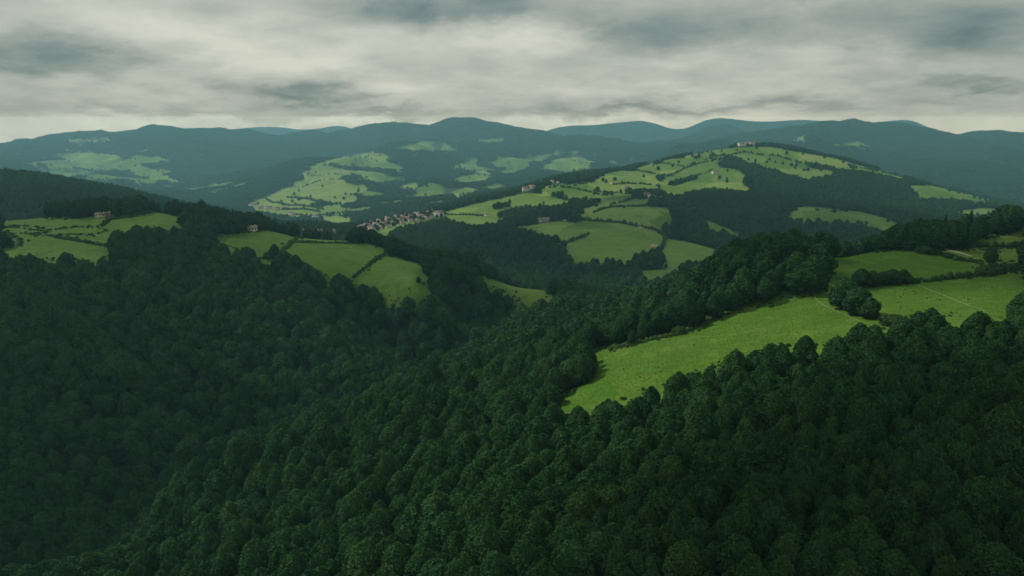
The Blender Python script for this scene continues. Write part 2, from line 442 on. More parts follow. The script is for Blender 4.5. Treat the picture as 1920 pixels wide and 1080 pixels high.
def ground_material():
    m, nt, out = mat('ground_cover')
    b = NB(nt)
    at = b.new('ShaderNodeAttribute', attribute_name='field')
    tn = b.new('ShaderNodeAttribute', attribute_name='tone')
    geo = b.new('ShaderNodeNewGeometry')
    pos = geo.outputs['Position']
    big = b.noise(pos, .012, 4)
    sep = b.new('ShaderNodeSeparateXYZ'); b.put(sep.inputs[0], pos)
    mid = b.noise(pos, .09, 5, .6)
    fine = b.noise(pos, 1.1, 3, .7)
    streak = b.noise(b.comb(b.m('MULTIPLY', sep.outputs[0], .05), b.m('MULTIPLY', sep.outputs[1], .35), b.m('MULTIPLY', sep.outputs[2], .35)), 1.0, 3)
    vor = b.new('ShaderNodeTexVoronoi', feature='F1'); vor.inputs['Scale'].default_value = 1.0
    wob = b.m('MULTIPLY', b.m('SUBTRACT', big, .5), 1.1)
    b.put(vor.inputs['Vector'], b.comb(b.m('ADD', b.m('MULTIPLY', sep.outputs[0], 1 / 95.), wob), b.m('MULTIPLY', sep.outputs[1], 1 / 150.), 0.0))
    cs = b.new('ShaderNodeSeparateColor'); b.put(cs.inputs[0], vor.outputs['Color'])
    farm = b.ramp(sep.outputs[1], 850.0, 1100.0)          # small parcels out on the farmed hills
    ptone = b.m('MULTIPLY', b.m('MULTIPLY', b.m('SUBTRACT', cs.outputs[0], .5), .95), farm)
    tone = b.m('ADD', tn.outputs['Fac'], ptone, clamp=True)
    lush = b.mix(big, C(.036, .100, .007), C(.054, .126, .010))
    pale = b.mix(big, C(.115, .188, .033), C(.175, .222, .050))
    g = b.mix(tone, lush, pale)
    g = b.mix(b.m('MULTIPLY', b.m('MULTIPLY', b.ramp(cs.outputs[1], .55, .95), farm), .45), g, C(.040, .085, .016))
    g = b.mix(b.ramp(mid, .50, .72), g, b.mix(.45, g, C(.12, .145, .032)))
    g = b.mix(b.ramp(mid, .50, .30), g, b.mix(.40, g, C(.028, .07, .011)))
    v = b.m('ADD', b.m('MULTIPLY', fine, .55), b.m('MULTIPLY', streak, .75))
    g = b.mix(.55, g, b.mix(b.ramp(v, .4, .9), C(.35, .38, .35), C(1, 1, 1)), 'MULTIPLY')
    ang = b.m('ADD', b.m('MULTIPLY', sep.outputs[0], .55), b.m('MULTIPLY', sep.outputs[1], .84))
    mow = b.m('SINE', b.m('ADD', b.m('MULTIPLY', ang, 1.25), b.m('MULTIPLY', big, 9.0)))
    g = b.mix(b.m('MULTIPLY', b.ramp(mow, -.2, 1.0), .07), g, C(.12, .17, .035))
    worn = b.noise(pos, .035, 6, .7, .8)
    g = b.mix(b.m('MULTIPLY', b.ramp(worn, .60, .72), .5), g, C(.13, .14, .04))
    g = b.mix(b.m('MULTIPLY', b.ramp(worn, .40, .30), .5), g, C(.022, .060, .010))
    fl = b.mix(mid, C(.010, .022, .008), (C(.022, .040, .013)))
    edge = b.m('ADD', at.outputs['Fac'], b.m('MULTIPLY', b.m('SUBTRACT', mid, .5), .5))
    c = b.mix(b.ramp(edge, .35, .65), fl, g)
    d = b.new('ShaderNodeBsdfPrincipled')
    b.put(d.inputs['Base Color'], c); d.inputs['Roughness'].default_value = .95
    d.inputs['Specular IOR Level'].default_value = .1
    bp = b.new('ShaderNodeBump'); bp.inputs['Strength'].default_value = .5; bp.inputs['Distance'].default_value = .35
    b.put(bp.inputs['Height'], b.m('ADD', fine, b.m('MULTIPLY', mid, 2.0))); nt.links.new(bp.outputs[0], d.inputs['Normal'])
    nt.links.new(d.outputs[0], out.inputs[0])
    return m


GROUND = ground_material()


def plain(name, c1, c2, scale=.6, rough=.85):
    m, nt, out = mat(name)
    b = NB(nt)
    tc = b.new('ShaderNodeTexCoord')
    n1 = b.noise(tc.outputs['Object'], scale, 5, .65)
    d = b.new('ShaderNodeBsdfPrincipled')
    b.put(d.inputs['Base Color'], b.mix(b.ramp(n1, .3, .7), C(*c1), C(*c2)))
    d.inputs['Roughness'].default_value = rough
    nt.links.new(d.outputs[0], out.inputs[0])
    return m


BARK = plain('bark', (.05, .04, .03), (.11, .09, .07), 2.0)
PLASTER = [plain('lime_plaster', (.40, .385, .33), (.52, .50, .43)), plain('ochre_plaster', (.34, .28, .20), (.44, .36, .26)),
           plain('rubble_stone', (.28, .25, .21), (.42, .38, .31), 1.4), plain('white_render', (.58, .56, .51), (.68, .66, .61))]
TILE = [plain('terracotta_tiles', (.115, .076, .058), (.185, .118, .087), 1.2), plain('weathered_tiles', (.17, .11, .08), (.26, .18, .13), 1.2),
        plain('brown_tiles', (.15, .10, .08), (.24, .16, .12), 1.2)]
GLASS = plain('dark_window', (.02, .025, .03), (.04, .045, .05), 1.0, .2)
TRACK = plain('pale_gravel', (.26, .24, .18), (.38, .35, .27), .5)
WORN = plain('worn_grass', (.065, .105, .02), (.10, .13, .035), .8)
BARE = plain('bare_earth', (.22, .16, .10), (.36, .28, .19), .3)


# ------------------------------------------------------------------ mesh helpers
def mesh_np(name, V, Q, mats, tri=False):
    me = bpy.data.meshes.new(name)
    V = np.asarray(V, np.float32); Q = np.asarray(Q, np.int32)
    k = Q.shape[1]
    me.vertices.add(len(V)); me.vertices.foreach_set('co', V.ravel())
    me.loops.add(Q.size); me.loops.foreach_set('vertex_index', Q.ravel())
    me.polygons.add(len(Q)); me.polygons.foreach_set('loop_start', np.arange(0, Q.size, k, dtype=np.int32))
    for m in mats:
        me.materials.append(m)
    me.update(calc_edges=True)
    return me


def link(name, me, parent=None):
    o = bpy.data.objects.new(name, me)
    COL.objects.link(o)
    if parent is not None:
        o.parent = parent
    return o


def tag(o, label=None, cat=None, group=None, kind=None):
    for k, v in (('label', label), ('category', cat), ('group', group), ('kind', kind)):
        if v:
            o[k] = v
    return o


def empty(name, loc, rz=0.0, s=1.0):
    o = bpy.data.objects.new(name, None)
    COL.objects.link(o)
    o.location = loc; o.rotation_euler = (0, 0, rz); o.scale = (s, s, s)
    o.empty_display_size = 1.0
    return o


def ico(sub):
    t = (1 + 5 ** .5) / 2
    v = [(-1, t, 0), (1, t, 0), (-1, -t, 0), (1, -t, 0), (0, -1, t), (0, 1, t), (0, -1, -t), (0, 1, -t), (t, 0, -1), (t, 0, 1), (-t, 0, -1), (-t, 0, 1)]
    f = [(0, 11, 5), (0, 5, 1), (0, 1, 7), (0, 7, 10), (0, 10, 11), (1, 5, 9), (5, 11, 4), (11, 10, 2), (10, 7, 6), (7, 1, 8), (3, 9, 4), (3, 4, 2), (3, 2, 6), (3, 6, 8), (3, 8, 9), (4, 9, 5), (2, 4, 11), (6, 2, 10), (8, 6, 7), (9, 8, 1)]
    v = [np.array(p) / math.sqrt(1 + t * t) for p in v]
    for _ in range(sub):
        mid = {}; nf = []
        def mp(a, b):
            k = (min(a, b), max(a, b))
            if k not in mid:
                p = v[a] + v[b]; v.append(p / np.linalg.norm(p)); mid[k] = len(v) - 1
            return mid[k]
        for a, b_, c in f:
            x, y, z = mp(a, b_), mp(b_, c), mp(c, a)
            nf += [(a, x, z), (b_, y, x), (c, z, y), (x, y, z)]
        f = nf
    return np.array(v), np.array(f)


ICO1, ICO1F = ico(1)


def leaves(P, N, size, r):
    """small folded leaf sprays at P facing N"""
    n = len(P)
    t = np.cross(N, r.normal(size=(n, 3))); t /= np.linalg.norm(t, axis=1)[:, None] + 1e-9
    s = np.cross(N, t)
    L = size * r.uniform(.6, 1.4, n)[:, None]
    Wd = L * r.uniform(.45, .8, n)[:, None]
    dip = N * L * r.uniform(-.35, .1, n)[:, None]
    V = np.stack([P - t * L, P + s * Wd + dip, P + t * L, P - s * Wd + dip], 1).reshape(-1, 3)
    # two triangles per spray
    i = np.arange(n)[:, None] * 4
    T = np.concatenate([i + np.array([[0, 1, 2]]), i + np.array([[0, 2, 3]])], 1).reshape(-1, 3)
    return V, T


def crown(seed, nleaf, size, H=12.0, Rad=4.6, low=.10, nl=16, core=True, up=.35, rag=.10, peak=1.0):
    """one tree crown: a bumpy dome of leaf sprays, fuller low down and drawn to a blunt tip"""
    r = np.random.default_rng(seed)
    ph = r.uniform(0, 6.283, 6); am = r.uniform(.04, .14, 6)
    bx = []
    for k in range(nl):                          # boughs that swell out of the dome
        g = (k + .5) / nl
        a = k * 2.39996 + r.uniform(-.5, .5)
        bx.append((a, .08 + .80 * g + r.uniform(-.06, .06), r.uniform(.26, .46), r.uniform(.12, .36)))

    def radius(a, h):
        p = np.clip(1 - np.abs((h - .34) / np.where(h > .34, .66, .50)) ** np.where(h > .34, 1.75 / peak, 2.2), .0, 1) ** .62
        q = 1 + sum(am[i] * np.sin((i % 3 + 2) * a + ph[i] + h * (3 + i)) for i in range(6))
        for ba, bh, bw, bs in bx:
            da = np.abs((a - ba + math.pi) % (2 * math.pi) - math.pi) * (.35 + p)
            q = q + bs * np.exp(-(da / (bw * 1.8)) ** 2 - ((h - bh) / (bw * .55)) ** 2)
        return Rad * p * q * .86
    m = nleaf * 3
    h = r.uniform(0.0, 1.0, m); a = r.uniform(0, 6.283, m)
    rr = radius(a, h)
    keep = r.uniform(size=m) < (rr / rr.max() * .8 + .2)
    h, a, rr = h[keep][:nleaf], a[keep][:nleaf], rr[keep][:nleaf]
    e = .02
    dh = (radius(a, h + e) - radius(a, h - e)) / (2 * e * H * (1 - low))
    da_ = (radius(a + e, h) - radius(a - e, h)) / (2 * e) / np.maximum(rr, .3)
    N = np.stack([np.cos(a) + da_ * np.sin(a), np.sin(a) - da_ * np.cos(a), -dh], 1)
    N /= np.linalg.norm(N, axis=1)[:, None]
    n = len(h)
    ro = np.maximum(rr * (1 - np.abs(r.normal(size=n)) * rag * 1.6 + rag * .6), .05)
    z = (low + (1 - low) * h) * H
    Pp = np.stack([ro * np.cos(a), ro * np.sin(a), z + r.normal(size=n) * rag * 1.5], 1)
    nn = N + .75 * r.normal(size=(n, 3)) + np.array([0, 0, up]); nn /= np.linalg.norm(nn, axis=1)[:, None]
    V, T = leaves(Pp, nn, size, r)
    if core:                                     # dense inner foliage
        hs = np.linspace(.0, .93, 8); k = 10
        aa = np.arange(k) / k * 2 * math.pi
        ring = []
        for hh in hs:
            q = radius(aa, np.full(k, hh)) * .74
            ring.append(np.stack([q * np.cos(aa), q * np.sin(aa), np.full(k, (low + (1 - low) * hh) * H)], 1))
        cv = np.concatenate(ring); o = len(V)
        ct = []
        for i in range(7):
            for j in range(k):
                p0, p1 = i * k + j, i * k + (j + 1) % k
                ct += [(p0, p1, p1 + k), (p0, p1 + k, p0 + k)]
        ct += [(7 * k, 7 * k + j, 7 * k + j + 1) for j in range(1, k - 1)]
        V = np.concatenate([V, cv]); T = np.concatenate([T, np.array(ct) + o])
    return V, T


def tube(path, rad, k=7):
    V, Fq = [], []
    for i, (p, rr) in enumerate(zip(path, rad)):
        for j in range(k):
            a = 2 * math.pi * j / k
            V.append((p[0] + rr * math.cos(a), p[1] + rr * math.sin(a), p[2]))
    for i in range(len(path) - 1):
        for j in range(k):
            a, b_ = i * k + j, i * k + (j + 1) % k
            Fq += [(a, b_, b_ + k), (a, b_ + k, a + k)]
    return np.array(V), np.array(Fq)


def trunk(seed, H=12.0):
    r = np.random.default_rng(seed)
    lean = r.uniform(-.4, .4, 2)
    path = [(lean[0] * q * q, lean[1] * q * q, -0.9 + q * H * .75) for q in np.linspace(0, 1, 6)]
    V, T = tube(path, [.34, .27, .23, .18, .12, .05])
    vs, ts, off = [V], [T], len(V)
    for k in range(6):
        a = k * 2.4 + r.uniform(-.4, .4); h0 = H * r.uniform(.25, .6); L = r.uniform(2.0, 3.6)
        pb = [(lean[0] * .3 + math.cos(a) * L * q, lean[1] * .3 + math.sin(a) * L * q, h0 + L * .7 * q) for q in (0, .5, 1)]
        v, t = tube(pb, [.12, .08, .03], 5)
        vs.append(v); ts.append(t + off); off += len(v)
    return np.concatenate(vs), np.concatenate(ts)


def conifer(seed, H=13.0, Rb=2.6, nleaf=2600):
    r = np.random.default_rng(seed)
    h = 1 - np.sqrt(r.uniform(0, 1, nleaf)) * .93
    tier = .80 + .20 * np.cos(h * 70)
    rad = Rb * (1 - h) ** .85 * tier * np.sqrt(r.uniform(.25, 1, nleaf)) + .08
    a = r.uniform(0, 2 * math.pi, nleaf)
    Pp = np.stack([rad * np.cos(a), rad * np.sin(a), h * H - .12 * rad], 1)
    Nn = np.stack([np.cos(a) * .6, np.sin(a) * .6, np.full(nleaf, .7)], 1) + .35 * r.normal(size=(nleaf, 3))
    Nn /= np.linalg.norm(Nn, axis=1)[:, None]
    return leaves(Pp, Nn, .36, r)


NV = 9
CROWN_HI = [mesh_np('crown', *crown(100 + i, 4200, .34, Rad=3.9 + .2 * (i % 4), nl=8 + i % 5, H=11.4 + .9 * (i % 4), peak=(1.05, 1.3, .88)[i % 3]), [LEAF3 if i in (3, 7) else LEAF]) for i in range(NV)]
TRUNKS = [mesh_np('trunk', *trunk(300 + i), [BARK]) for i in range(3)]
CROWN_MD = [mesh_np('tree_middle', *crown(500 + i, 1300, .52, Rad=4.0 + .1 * i, nl=9, H=11.2 + .4 * (i % 4), peak=(1.05, 1.3, .88)[i % 3]), [LEAF3 if i == 3 else LEAF]) for i in range(7)]
CROWN_LO = [mesh_np('tree_far', *crown(600 + i, 170, 1.1, Rad=4.3, nl=6, H=10.8), [LEAF]) for i in range(6)]


def clump(seed, span=42.0, s=8.6):
    r = np.random.default_rng(seed)
    vs, ts, off = [], [], 0
    g = np.arange(-span / 2, span / 2, s)
    for x in g:
        for y in g:
            v, t = crown(int(r.integers(1e6)), 22, 2.1, nl=3, core=False, H=11.)
            k = r.uniform(.7, 1.25)
            v = v * k + np.array([x + r.uniform(-3, 3), y + r.uniform(-3, 3), 0])
            vs.append(v); ts.append(t + off); off += len(v)
    return np.concatenate(vs), np.concatenate(ts)


CLUMPS = [mesh_np('wood_patch', *clump(700 + i), [LEAF]) for i in range(4)]

# ------------------------------------------------------------------ terrain mesh
fx, fy, fz = XX.ravel(), YY.ravel(), Zg.ravel()
inview = (np.abs(THW)[None, :] <= t_edge + 1e-6) & (Rg > 70)
FID = np.full(fx.shape, -1)
iv = np.nonzero(inview.ravel())[0]
base_id = field_id(fx[iv], fy[iv], fz[iv])
carved = field_id(fx[iv], fy[iv], fz[iv], (3.5, 7.0, 9.5), .7)
FID[iv] = np.where(base_id >= 0, base_id, carved)
for dx, dy in ((3.5, 0), (-3.5, 0), (0, 3.5), (0, -3.5), (0, -7.0)):
    q = iv[(FID[iv] < 0) & (fy[iv] < 700)]
    FID[q] = field_id(fx[q] + dx, fy[q] + dy, ground(fx[q] + dx, fy[q] + dy))
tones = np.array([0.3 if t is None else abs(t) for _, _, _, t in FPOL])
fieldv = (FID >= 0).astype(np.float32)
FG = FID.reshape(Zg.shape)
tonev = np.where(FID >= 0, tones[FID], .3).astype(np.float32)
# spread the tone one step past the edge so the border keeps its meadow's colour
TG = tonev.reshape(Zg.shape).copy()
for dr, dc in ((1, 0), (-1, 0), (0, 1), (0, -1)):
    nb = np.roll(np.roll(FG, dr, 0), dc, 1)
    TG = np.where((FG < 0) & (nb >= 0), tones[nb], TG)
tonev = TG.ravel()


def build_terrain():
    ii, jj = np.meshgrid(np.arange(NR - 1), np.arange(NC), indexing='ij')
    j2 = (jj + 1) % NC
    Q = np.stack([ii * NC + jj, (ii + 1) * NC + jj, (ii + 1) * NC + j2, ii * NC + j2], -1).reshape(-1, 4)[:, ::-1]
    fq = FID[Q]
    fid = np.where((fq == fq[:, :1]).all(1) & (fq[:, 0] >= 0), fq[:, 0], -1)

    def sub(name, faces, extra_center=False):
        used, inv = np.unique(faces.ravel(), return_inverse=True)
        V = np.stack([fx[used], fy[used], fz[used]], 1)
        me = mesh_np(name, V, inv.reshape(-1, 4), [GROUND])
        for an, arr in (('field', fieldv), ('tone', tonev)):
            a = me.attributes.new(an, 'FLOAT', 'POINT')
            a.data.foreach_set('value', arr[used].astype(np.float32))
        me.polygons.foreach_set('use_smooth', np.ones(len(me.polygons), bool))
        o = link(name, me)
        o['kind'] = 'structure'
        return o
    sub('terrain', Q[fid < 0])
    for k in range(len(FPOL)):
        q = Q[fid == k]
        if len(q):
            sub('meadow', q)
    # the patch straight below the camera closes the sheet
    V = np.concatenate([[[0, 0, -100.0]], np.stack([fx[:NC], fy[:NC], fz[:NC]], 1)])
    T = np.array([[0, 1 + (j + 1) % NC, 1 + j] for j in range(NC)])
    o = link('ground', mesh_np('ground', V, T, [GROUND])); o['kind'] = 'structure'


build_terrain()

# ------------------------------------------------------------------ trees
def scatter(d0, d1, s, seed):
    r = np.random.default_rng(seed)
    xs = np.arange(-.98 * d1, .98 * d1, s); ys = np.arange(d0, d1, s * .9)
    X, Y = np.meshgrid(xs, ys)
    X = X + (np.arange(len(ys)) % 2)[:, None] * s * .5
    X = X + r.uniform(-.36, .36, X.shape) * s; Y = Y + r.uniform(-.36, .36, Y.shape) * s
    X, Y = X.ravel(), Y.ravel()
    m = (np.abs(X / Y) < .97) & (Y > d0) & (Y < d1)
    X, Y = X[m], Y[m]
    Z = ground(X, Y)
    u, v = project(X, Y, Z + 9)
    m = (u > -90) & (u < 2010) & (v < 1190)
    X, Y, Z = X[m], Y[m], Z[m]
    m = visible(X, Y, Z, 17.0 + .004 * Y)
    X, Y, Z = X[m], Y[m], Z[m]
    return X, Y, Z


def forest_only(X, Y, Z, hs, pad, near=.7):
    ok = field_id(X, Y, Z) < 0
    ok &= field_id(X, Y, Z, hs, near) < 0
    for dx, dy in ((pad, 0), (-pad, 0), (0, pad), (0, -pad)):
        ok &= field_id(X + dx, Y + dy, ground(X + dx, Y + dy)) < 0
    return ok


KEEP_OUT = []      # (x, y, radius) round houses, tracks and single trees, filled below


def clear_of(X, Y):
    ok = np.ones(len(X), bool)
    for x, y, r in KEEP_OUT:
        ok &= (X - x) ** 2 + (Y - y) ** 2 > r * r
    return ok


def hit(u, v, d0, d1):
    """the ground point seen at a picture position, between two distances"""
    D = np.exp(np.linspace(math.log(d0), math.log(d1), 900))
    X, Y, Z = unproj(np.full(900, float(u)), np.full(900, float(v)), D)
    g = ground(X, Y)
    k = np.nonzero(g >= Z)[0]
    i = k[0] if len(k) else int(np.argmin(Z - g))
    return float(X[i]), float(Y[i]), float(g[i])


#@@OBJ_BEGIN@@
# ------------------------------------------------------------------ single trees, bushes, hedges
BUSH = [mesh_np('foliage', *crown(800 + i, 1500, .30, H=3.6, Rad=2.4, low=.0, nl=9, rag=.16), [LEAF2]) for i in range(4)]
CONE = mesh_np('crown', *conifer(42), [NEEDLE])


def lone(u, v, d0, d1, h, label, kind='tree', wide=1.0, group=None):
    x, y, z = hit(u, v, d0, d1)
    if kind == 'conifer':
        o = empty('conifer_tree', (x, y, z - .2), rng.uniform(0, 6)); s = h / 13.0
        o.scale = (s * wide, s * wide, s); tag(o, label, 'conifer', group)
        link('crown', CONE, o); link('trunk', TRUNKS[0], o)
    elif kind == 'bush':
        o = empty('bush', (x, y, z - .25), rng.uniform(0, 6)); s = h / 3.6
        o.scale = (s * wide, s * wide, s); tag(o, label, 'bush', group)
        link('foliage', BUSH[int(rng.integers(4))], o)
    else:
        o = empty('broadleaf_tree', (x, y, z - .3), rng.uniform(0, 6)); s = h / 12.0
        o.scale = (s * wide, s * wide, s); tag(o, label, 'tree', group)
        link('crown', CROWN_HI[int(rng.integers(NV))], o); link('trunk', TRUNKS[int(rng.integers(3))], o)
    return o


# ------------------------------------------------------------------ houses
def house_meshes(w, d, h, pitch, wm, rm, win):
    """gabled house, long side along x; returns wall, roof, chimney, window meshes"""
    rise = d / 2 * pitch
    hw, hd = w / 2, d / 2
    V = [(-hw, -hd, -2), (hw, -hd, -2), (hw, hd, -2), (-hw, hd, -2), (-hw, -hd, h), (hw, -hd, h), (hw, hd, h), (-hw, hd, h), (-hw, 0, h + rise), (hw, 0, h + rise)]
    T = [(0, 1, 5), (0, 5, 4), (2, 3, 7), (2, 7, 6), (1, 2, 6), (1, 6, 5), (5, 6, 9), (3, 0, 4), (3, 4, 7), (7, 4, 8), (4, 5, 9), (4, 9, 8), (6, 7, 8), (6, 8, 9)]
    wall = mesh_np('wall', V, T, [wm])
    e, th = .55, .28
    sl = rise / hd
    rv, rt = [], []
    for sgn in (-1, 1):
        y0, z0 = sgn * (hd + e), h - e * sl + .06
        zt = h + rise + .06
        o = len(rv)
        rv += [(-hw - e, y0, z0), (hw + e, y0, z0), (hw + e, 0, zt), (-hw - e, 0, zt),
               (-hw - e, y0, z0 + th), (hw + e, y0, z0 + th), (hw + e, 0, zt + th), (-hw - e, 0, zt + th)]
        q = [(0, 1, 2, 3), (4, 7, 6, 5), (0, 4, 5, 1), (1, 5, 6, 2), (3, 7, 4, 0)]
        for a, b_, c, d_ in q:
            rt += [(o + a, o + b_, o + c), (o + a, o + c, o + d_)]
    roof = mesh_np('roof', rv, rt, [rm])

    def box(x0, x1, y0, y1, z0, z1, m, nm):
        v = [(x, y, z) for z in (z0, z1) for x, y in ((x0, y0), (x1, y0), (x1, y1), (x0, y1))]
        q = [(0, 3, 2, 1), (4, 5, 6, 7), (0, 1, 5, 4), (1, 2, 6, 5), (2, 3, 7, 6), (3, 0, 4, 7)]
        return mesh_np(nm, v, q, [m])
    ch = box(hw * .45, hw * .45 + .8, -.4 + hd * .25, .4 + hd * .25, h + rise * .45, h + rise + .9, wm, 'chimney')
    wins = []
    if win:
        for fl in range(2 if h > 4.5 else 1):
            for k in range(win):
                x = -hw + w * (k + .5) / win
                z = 1.1 + fl * 2.8
                wins.append(box(x - .5, x + .5, -hd - .06, -hd + .1, z, z + 1.3, GLASS, 'window'))
    return wall, roof, ch, wins


HOUSE_KIND = {}


def house(name, label, group, u, v, d0, d1, w, d, h, rz, wm, rm, win=3, pitch=.55, cat='house', clear=True, sink=0.0):
    key = (w, d, h, pitch, wm, rm, win)
    if key not in HOUSE_KIND:
        HOUSE_KIND[key] = house_meshes(w, d, h, pitch, PLASTER[wm], TILE[rm], win)
    wall, roof, ch, wins = HOUSE_KIND[key]
    x, y, z = hit(u, v, d0, d1)
    o = empty(name, (x, y, z - sink), R(rz))
    tag(o, label, cat, group)
    link('wall', wall, o)
    r_ = link('roof', roof, o)
    link('chimney', ch, r_)
    for wn in wins:
        link('window', wn, o)
    if clear:
        q = w * .6 + 4
        KEEP_OUT.append((x, y, q))
        f = 1 - (9.0 + w * .4) / y
        KEEP_OUT.append((x * f, y * f, q))
    return o


# left ridge
house('farmhouse', 'orange roofed farmhouse half hidden in the trees at the end of the left ridge wood', None, 474, 433, 520, 720, 7.2, 5, 2.9, 18, 0, 1, 3)
house('barn', 'long low barn with pale orange roof on the left ridge', None, 190, 406, 520, 760, 9, 4, 2.2, -4, 1, 0, 3, .4, 'barn')
house('shed', 'small white shed right of the long low barn on the left ridge', None, 204, 403, 520, 760, 2.6, 2.2, 1.8, 10, 3, 1, 0, .4, 'shed')
house('shed', 'white roofed hut uphill of the hedge, nearest the lone conifer', None, 229, 396, 560, 800, 4.2, 3, 2.4, 35, 3, 1, 0, .45, 'hut')
# hill top
for q, (u, v, w, d, h, rz, wm, lab) in enumerate([
    (1390, 268, 20, 12, 8, 8, 0, 'cream block with red roof at the left end of the hilltop manor'),
    (1399, 267, 16, 11, 9, 4, 3, 'white middle block of the hilltop manor under a red roof'),
    (1408, 266, 20, 12, 10, -5, 0, 'tallest cream block of the hilltop manor with red roof'),
    (1419, 267, 22, 11, 8, -10, 1, 'ochre right hand block of the hilltop manor beside the dark wood')]):
    house('manor', lab, 'hilltop manor', u, v, 2150, 2480, w, d, h, rz, wm, 0, 4, .5, 'manor')
# middle hill farms
MF = 'farms on the middle hill'
house('farmhouse', 'cream farmhouse with terracotta roof at the left end of the ridge hamlet', MF, 986, 358, 1450, 1900, 16, 9, 7, 12, 0, 0)
house('farmhouse', 'stone farmhouse just right of the cream one in the ridge hamlet', MF, 998, 354, 1450, 1900, 15, 9, 6, -8, 2, 1)
house('farmhouse', 'ochre house standing apart above the ridge hamlet', MF, 1020, 346, 1500, 2000, 15, 9, 7, 5, 1, 0)
house('farmhouse', 'small white house right of the ochre one on the skyline', MF, 1035, 343, 1500, 2000, 10, 7, 5, -12, 3, 1, 2)
house('shed', 'tiny white hut right of the skyline hamlet', MF, 1046, 343, 1500, 2000, 6, 5, 3, 0, 3, 1, 0, .4, 'hut')
house('farmhouse', 'red roofed white farmhouse in the mid-slope farm cluster', MF, 1212, 369, 1250, 1650, 16, 9, 6, 10, 3, 0)
house('farmhouse', 'white gabled house in the middle of the mid-slope farm cluster', MF, 1224, 373, 1200, 1650, 10, 8, 5.5, 70, 3, 0, 2)
house('barn', 'brown roofed barn at the right end of the mid-slope farm cluster', MF, 1237, 374, 1200, 1650, 18, 9, 4.5, -6, 2, 2, 3, .45, 'barn')
house('farmhouse', 'cream cottage left of its twin below the dark hillside wood', MF, 1010, 417, 1050, 1400, 12, 8, 5, 8, 0, 1)
house('farmhouse', 'small stone cottage right of the cream one below the dark hillside wood', MF, 1024, 415, 1050, 1400, 11, 7, 4.5, -6, 2, 1, 2)
house('farmhouse', 'lonely farmhouse with orange roof on the high pasture', MF, 1340, 326, 1600, 2200, 15, 9, 6, 14, 0, 0)
house('shed', 'white hut under the hedge between the two lower pastures', MF, 912, 405, 1150, 1500, 10, 6, 3.5, 2, 3, 1, 0, .4, 'hut')
house('shed', 'long brown shed below the round wood on the middle hill', MF, 1173, 352, 1500, 1900, 18, 7, 3.5, -4, 1, 2, 0, .4, 'shed')
house('shed', 'white hut left of the long brown shed', MF, 1148, 345, 1500, 1950, 8, 6, 3.5, 6, 3, 1, 0, .4, 'hut')
house('farmhouse', 'pale house among the skyline trees of the middle hill', MF, 1152, 320, 1800, 2200, 12, 8, 6, 10, 3, 1, 2)
# village on the spur
vr = np.random.default_rng(5)
VPOL = np.array([(668, 432), (690, 421), (722, 410), (752, 402), (790, 396), (832, 399), (831, 408), (800, 412), (765, 419), (735, 426), (712, 432), (688, 439)], float)
spots = []
tries = 0
while len(spots) < 54 and tries < 6000:
    tries += 1
    u, v = vr.uniform(668, 832), vr.uniform(395, 440)
    if not inpoly(np.array([u]), np.array([v]), VPOL)[0]:
        continue
    x, y, z = hit(u, v, 1150, 1520)
    if all(math.hypot((x - a), (y - b_) * .8) > 12.5 for a, b_ in spots):
        spots.append((x, y))
        w = float(vr.choice([7, 8, 9.5])); h = float(vr.choice([3.8, 5.0]))
        wm = int(vr.choice([0, 0, 1, 2, 2, 3])); rm = int(vr.choice([0, 0, 1, 1, 2]))
        if not (abs(u - 822) < 12 and abs(v - 402) < 7):
            house('village_house', 'small %s house with %s roof packed into the village on the spur' % (
                ('cream', 'ochre', 'stone', 'white')[wm], ('terracotta', 'weathered', 'brown')[rm]),
                'village houses, %s with %s roof' % (('cream', 'ochre', 'stone', 'white')[wm], ('terracotta', 'weathered', 'brown')[rm]),
                u, v, 1150, 1520, w, 6.2, h, float(vr.choice([-25, -10, 5, 20, 95])), wm, rm, 2, .5, 'house', False)
vt = 0
while vt < 95:
    u, v = vr.uniform(666, 834), vr.uniform(396, 440)
    if inpoly(np.array([u]), np.array([v]), VPOL)[0]:
        x, y, z = hit(u, v, 1150, 1520)
        if all(math.hypot(x - a, y - b_) > 6.5 for a, b_ in spots):
            lone(u, v, 1150, 1520, vr.uniform(5, 10), 'small garden tree between the houses of the village', 'tree', 1.1, 'garden trees in the village')
            vt += 1
house('village_house', 'largest white house with red roof at the right end of the village', 'village landmarks', 823, 405, 1200, 1520, 18, 10, 8, 10, 3, 0, 4, .5, 'house', False)
house('village_house', 'long red roofed house at the left foot of the village', 'village landmarks', 684, 428, 1150, 1450, 17, 9, 5, 12, 2, 0, 3, .5, 'house', False)
house('village_house', 'white house alone just below the left foot of the village', 'village landmarks', 671, 437, 1000, 1350, 10, 7, 4.5, 0, 3, 1, 2)
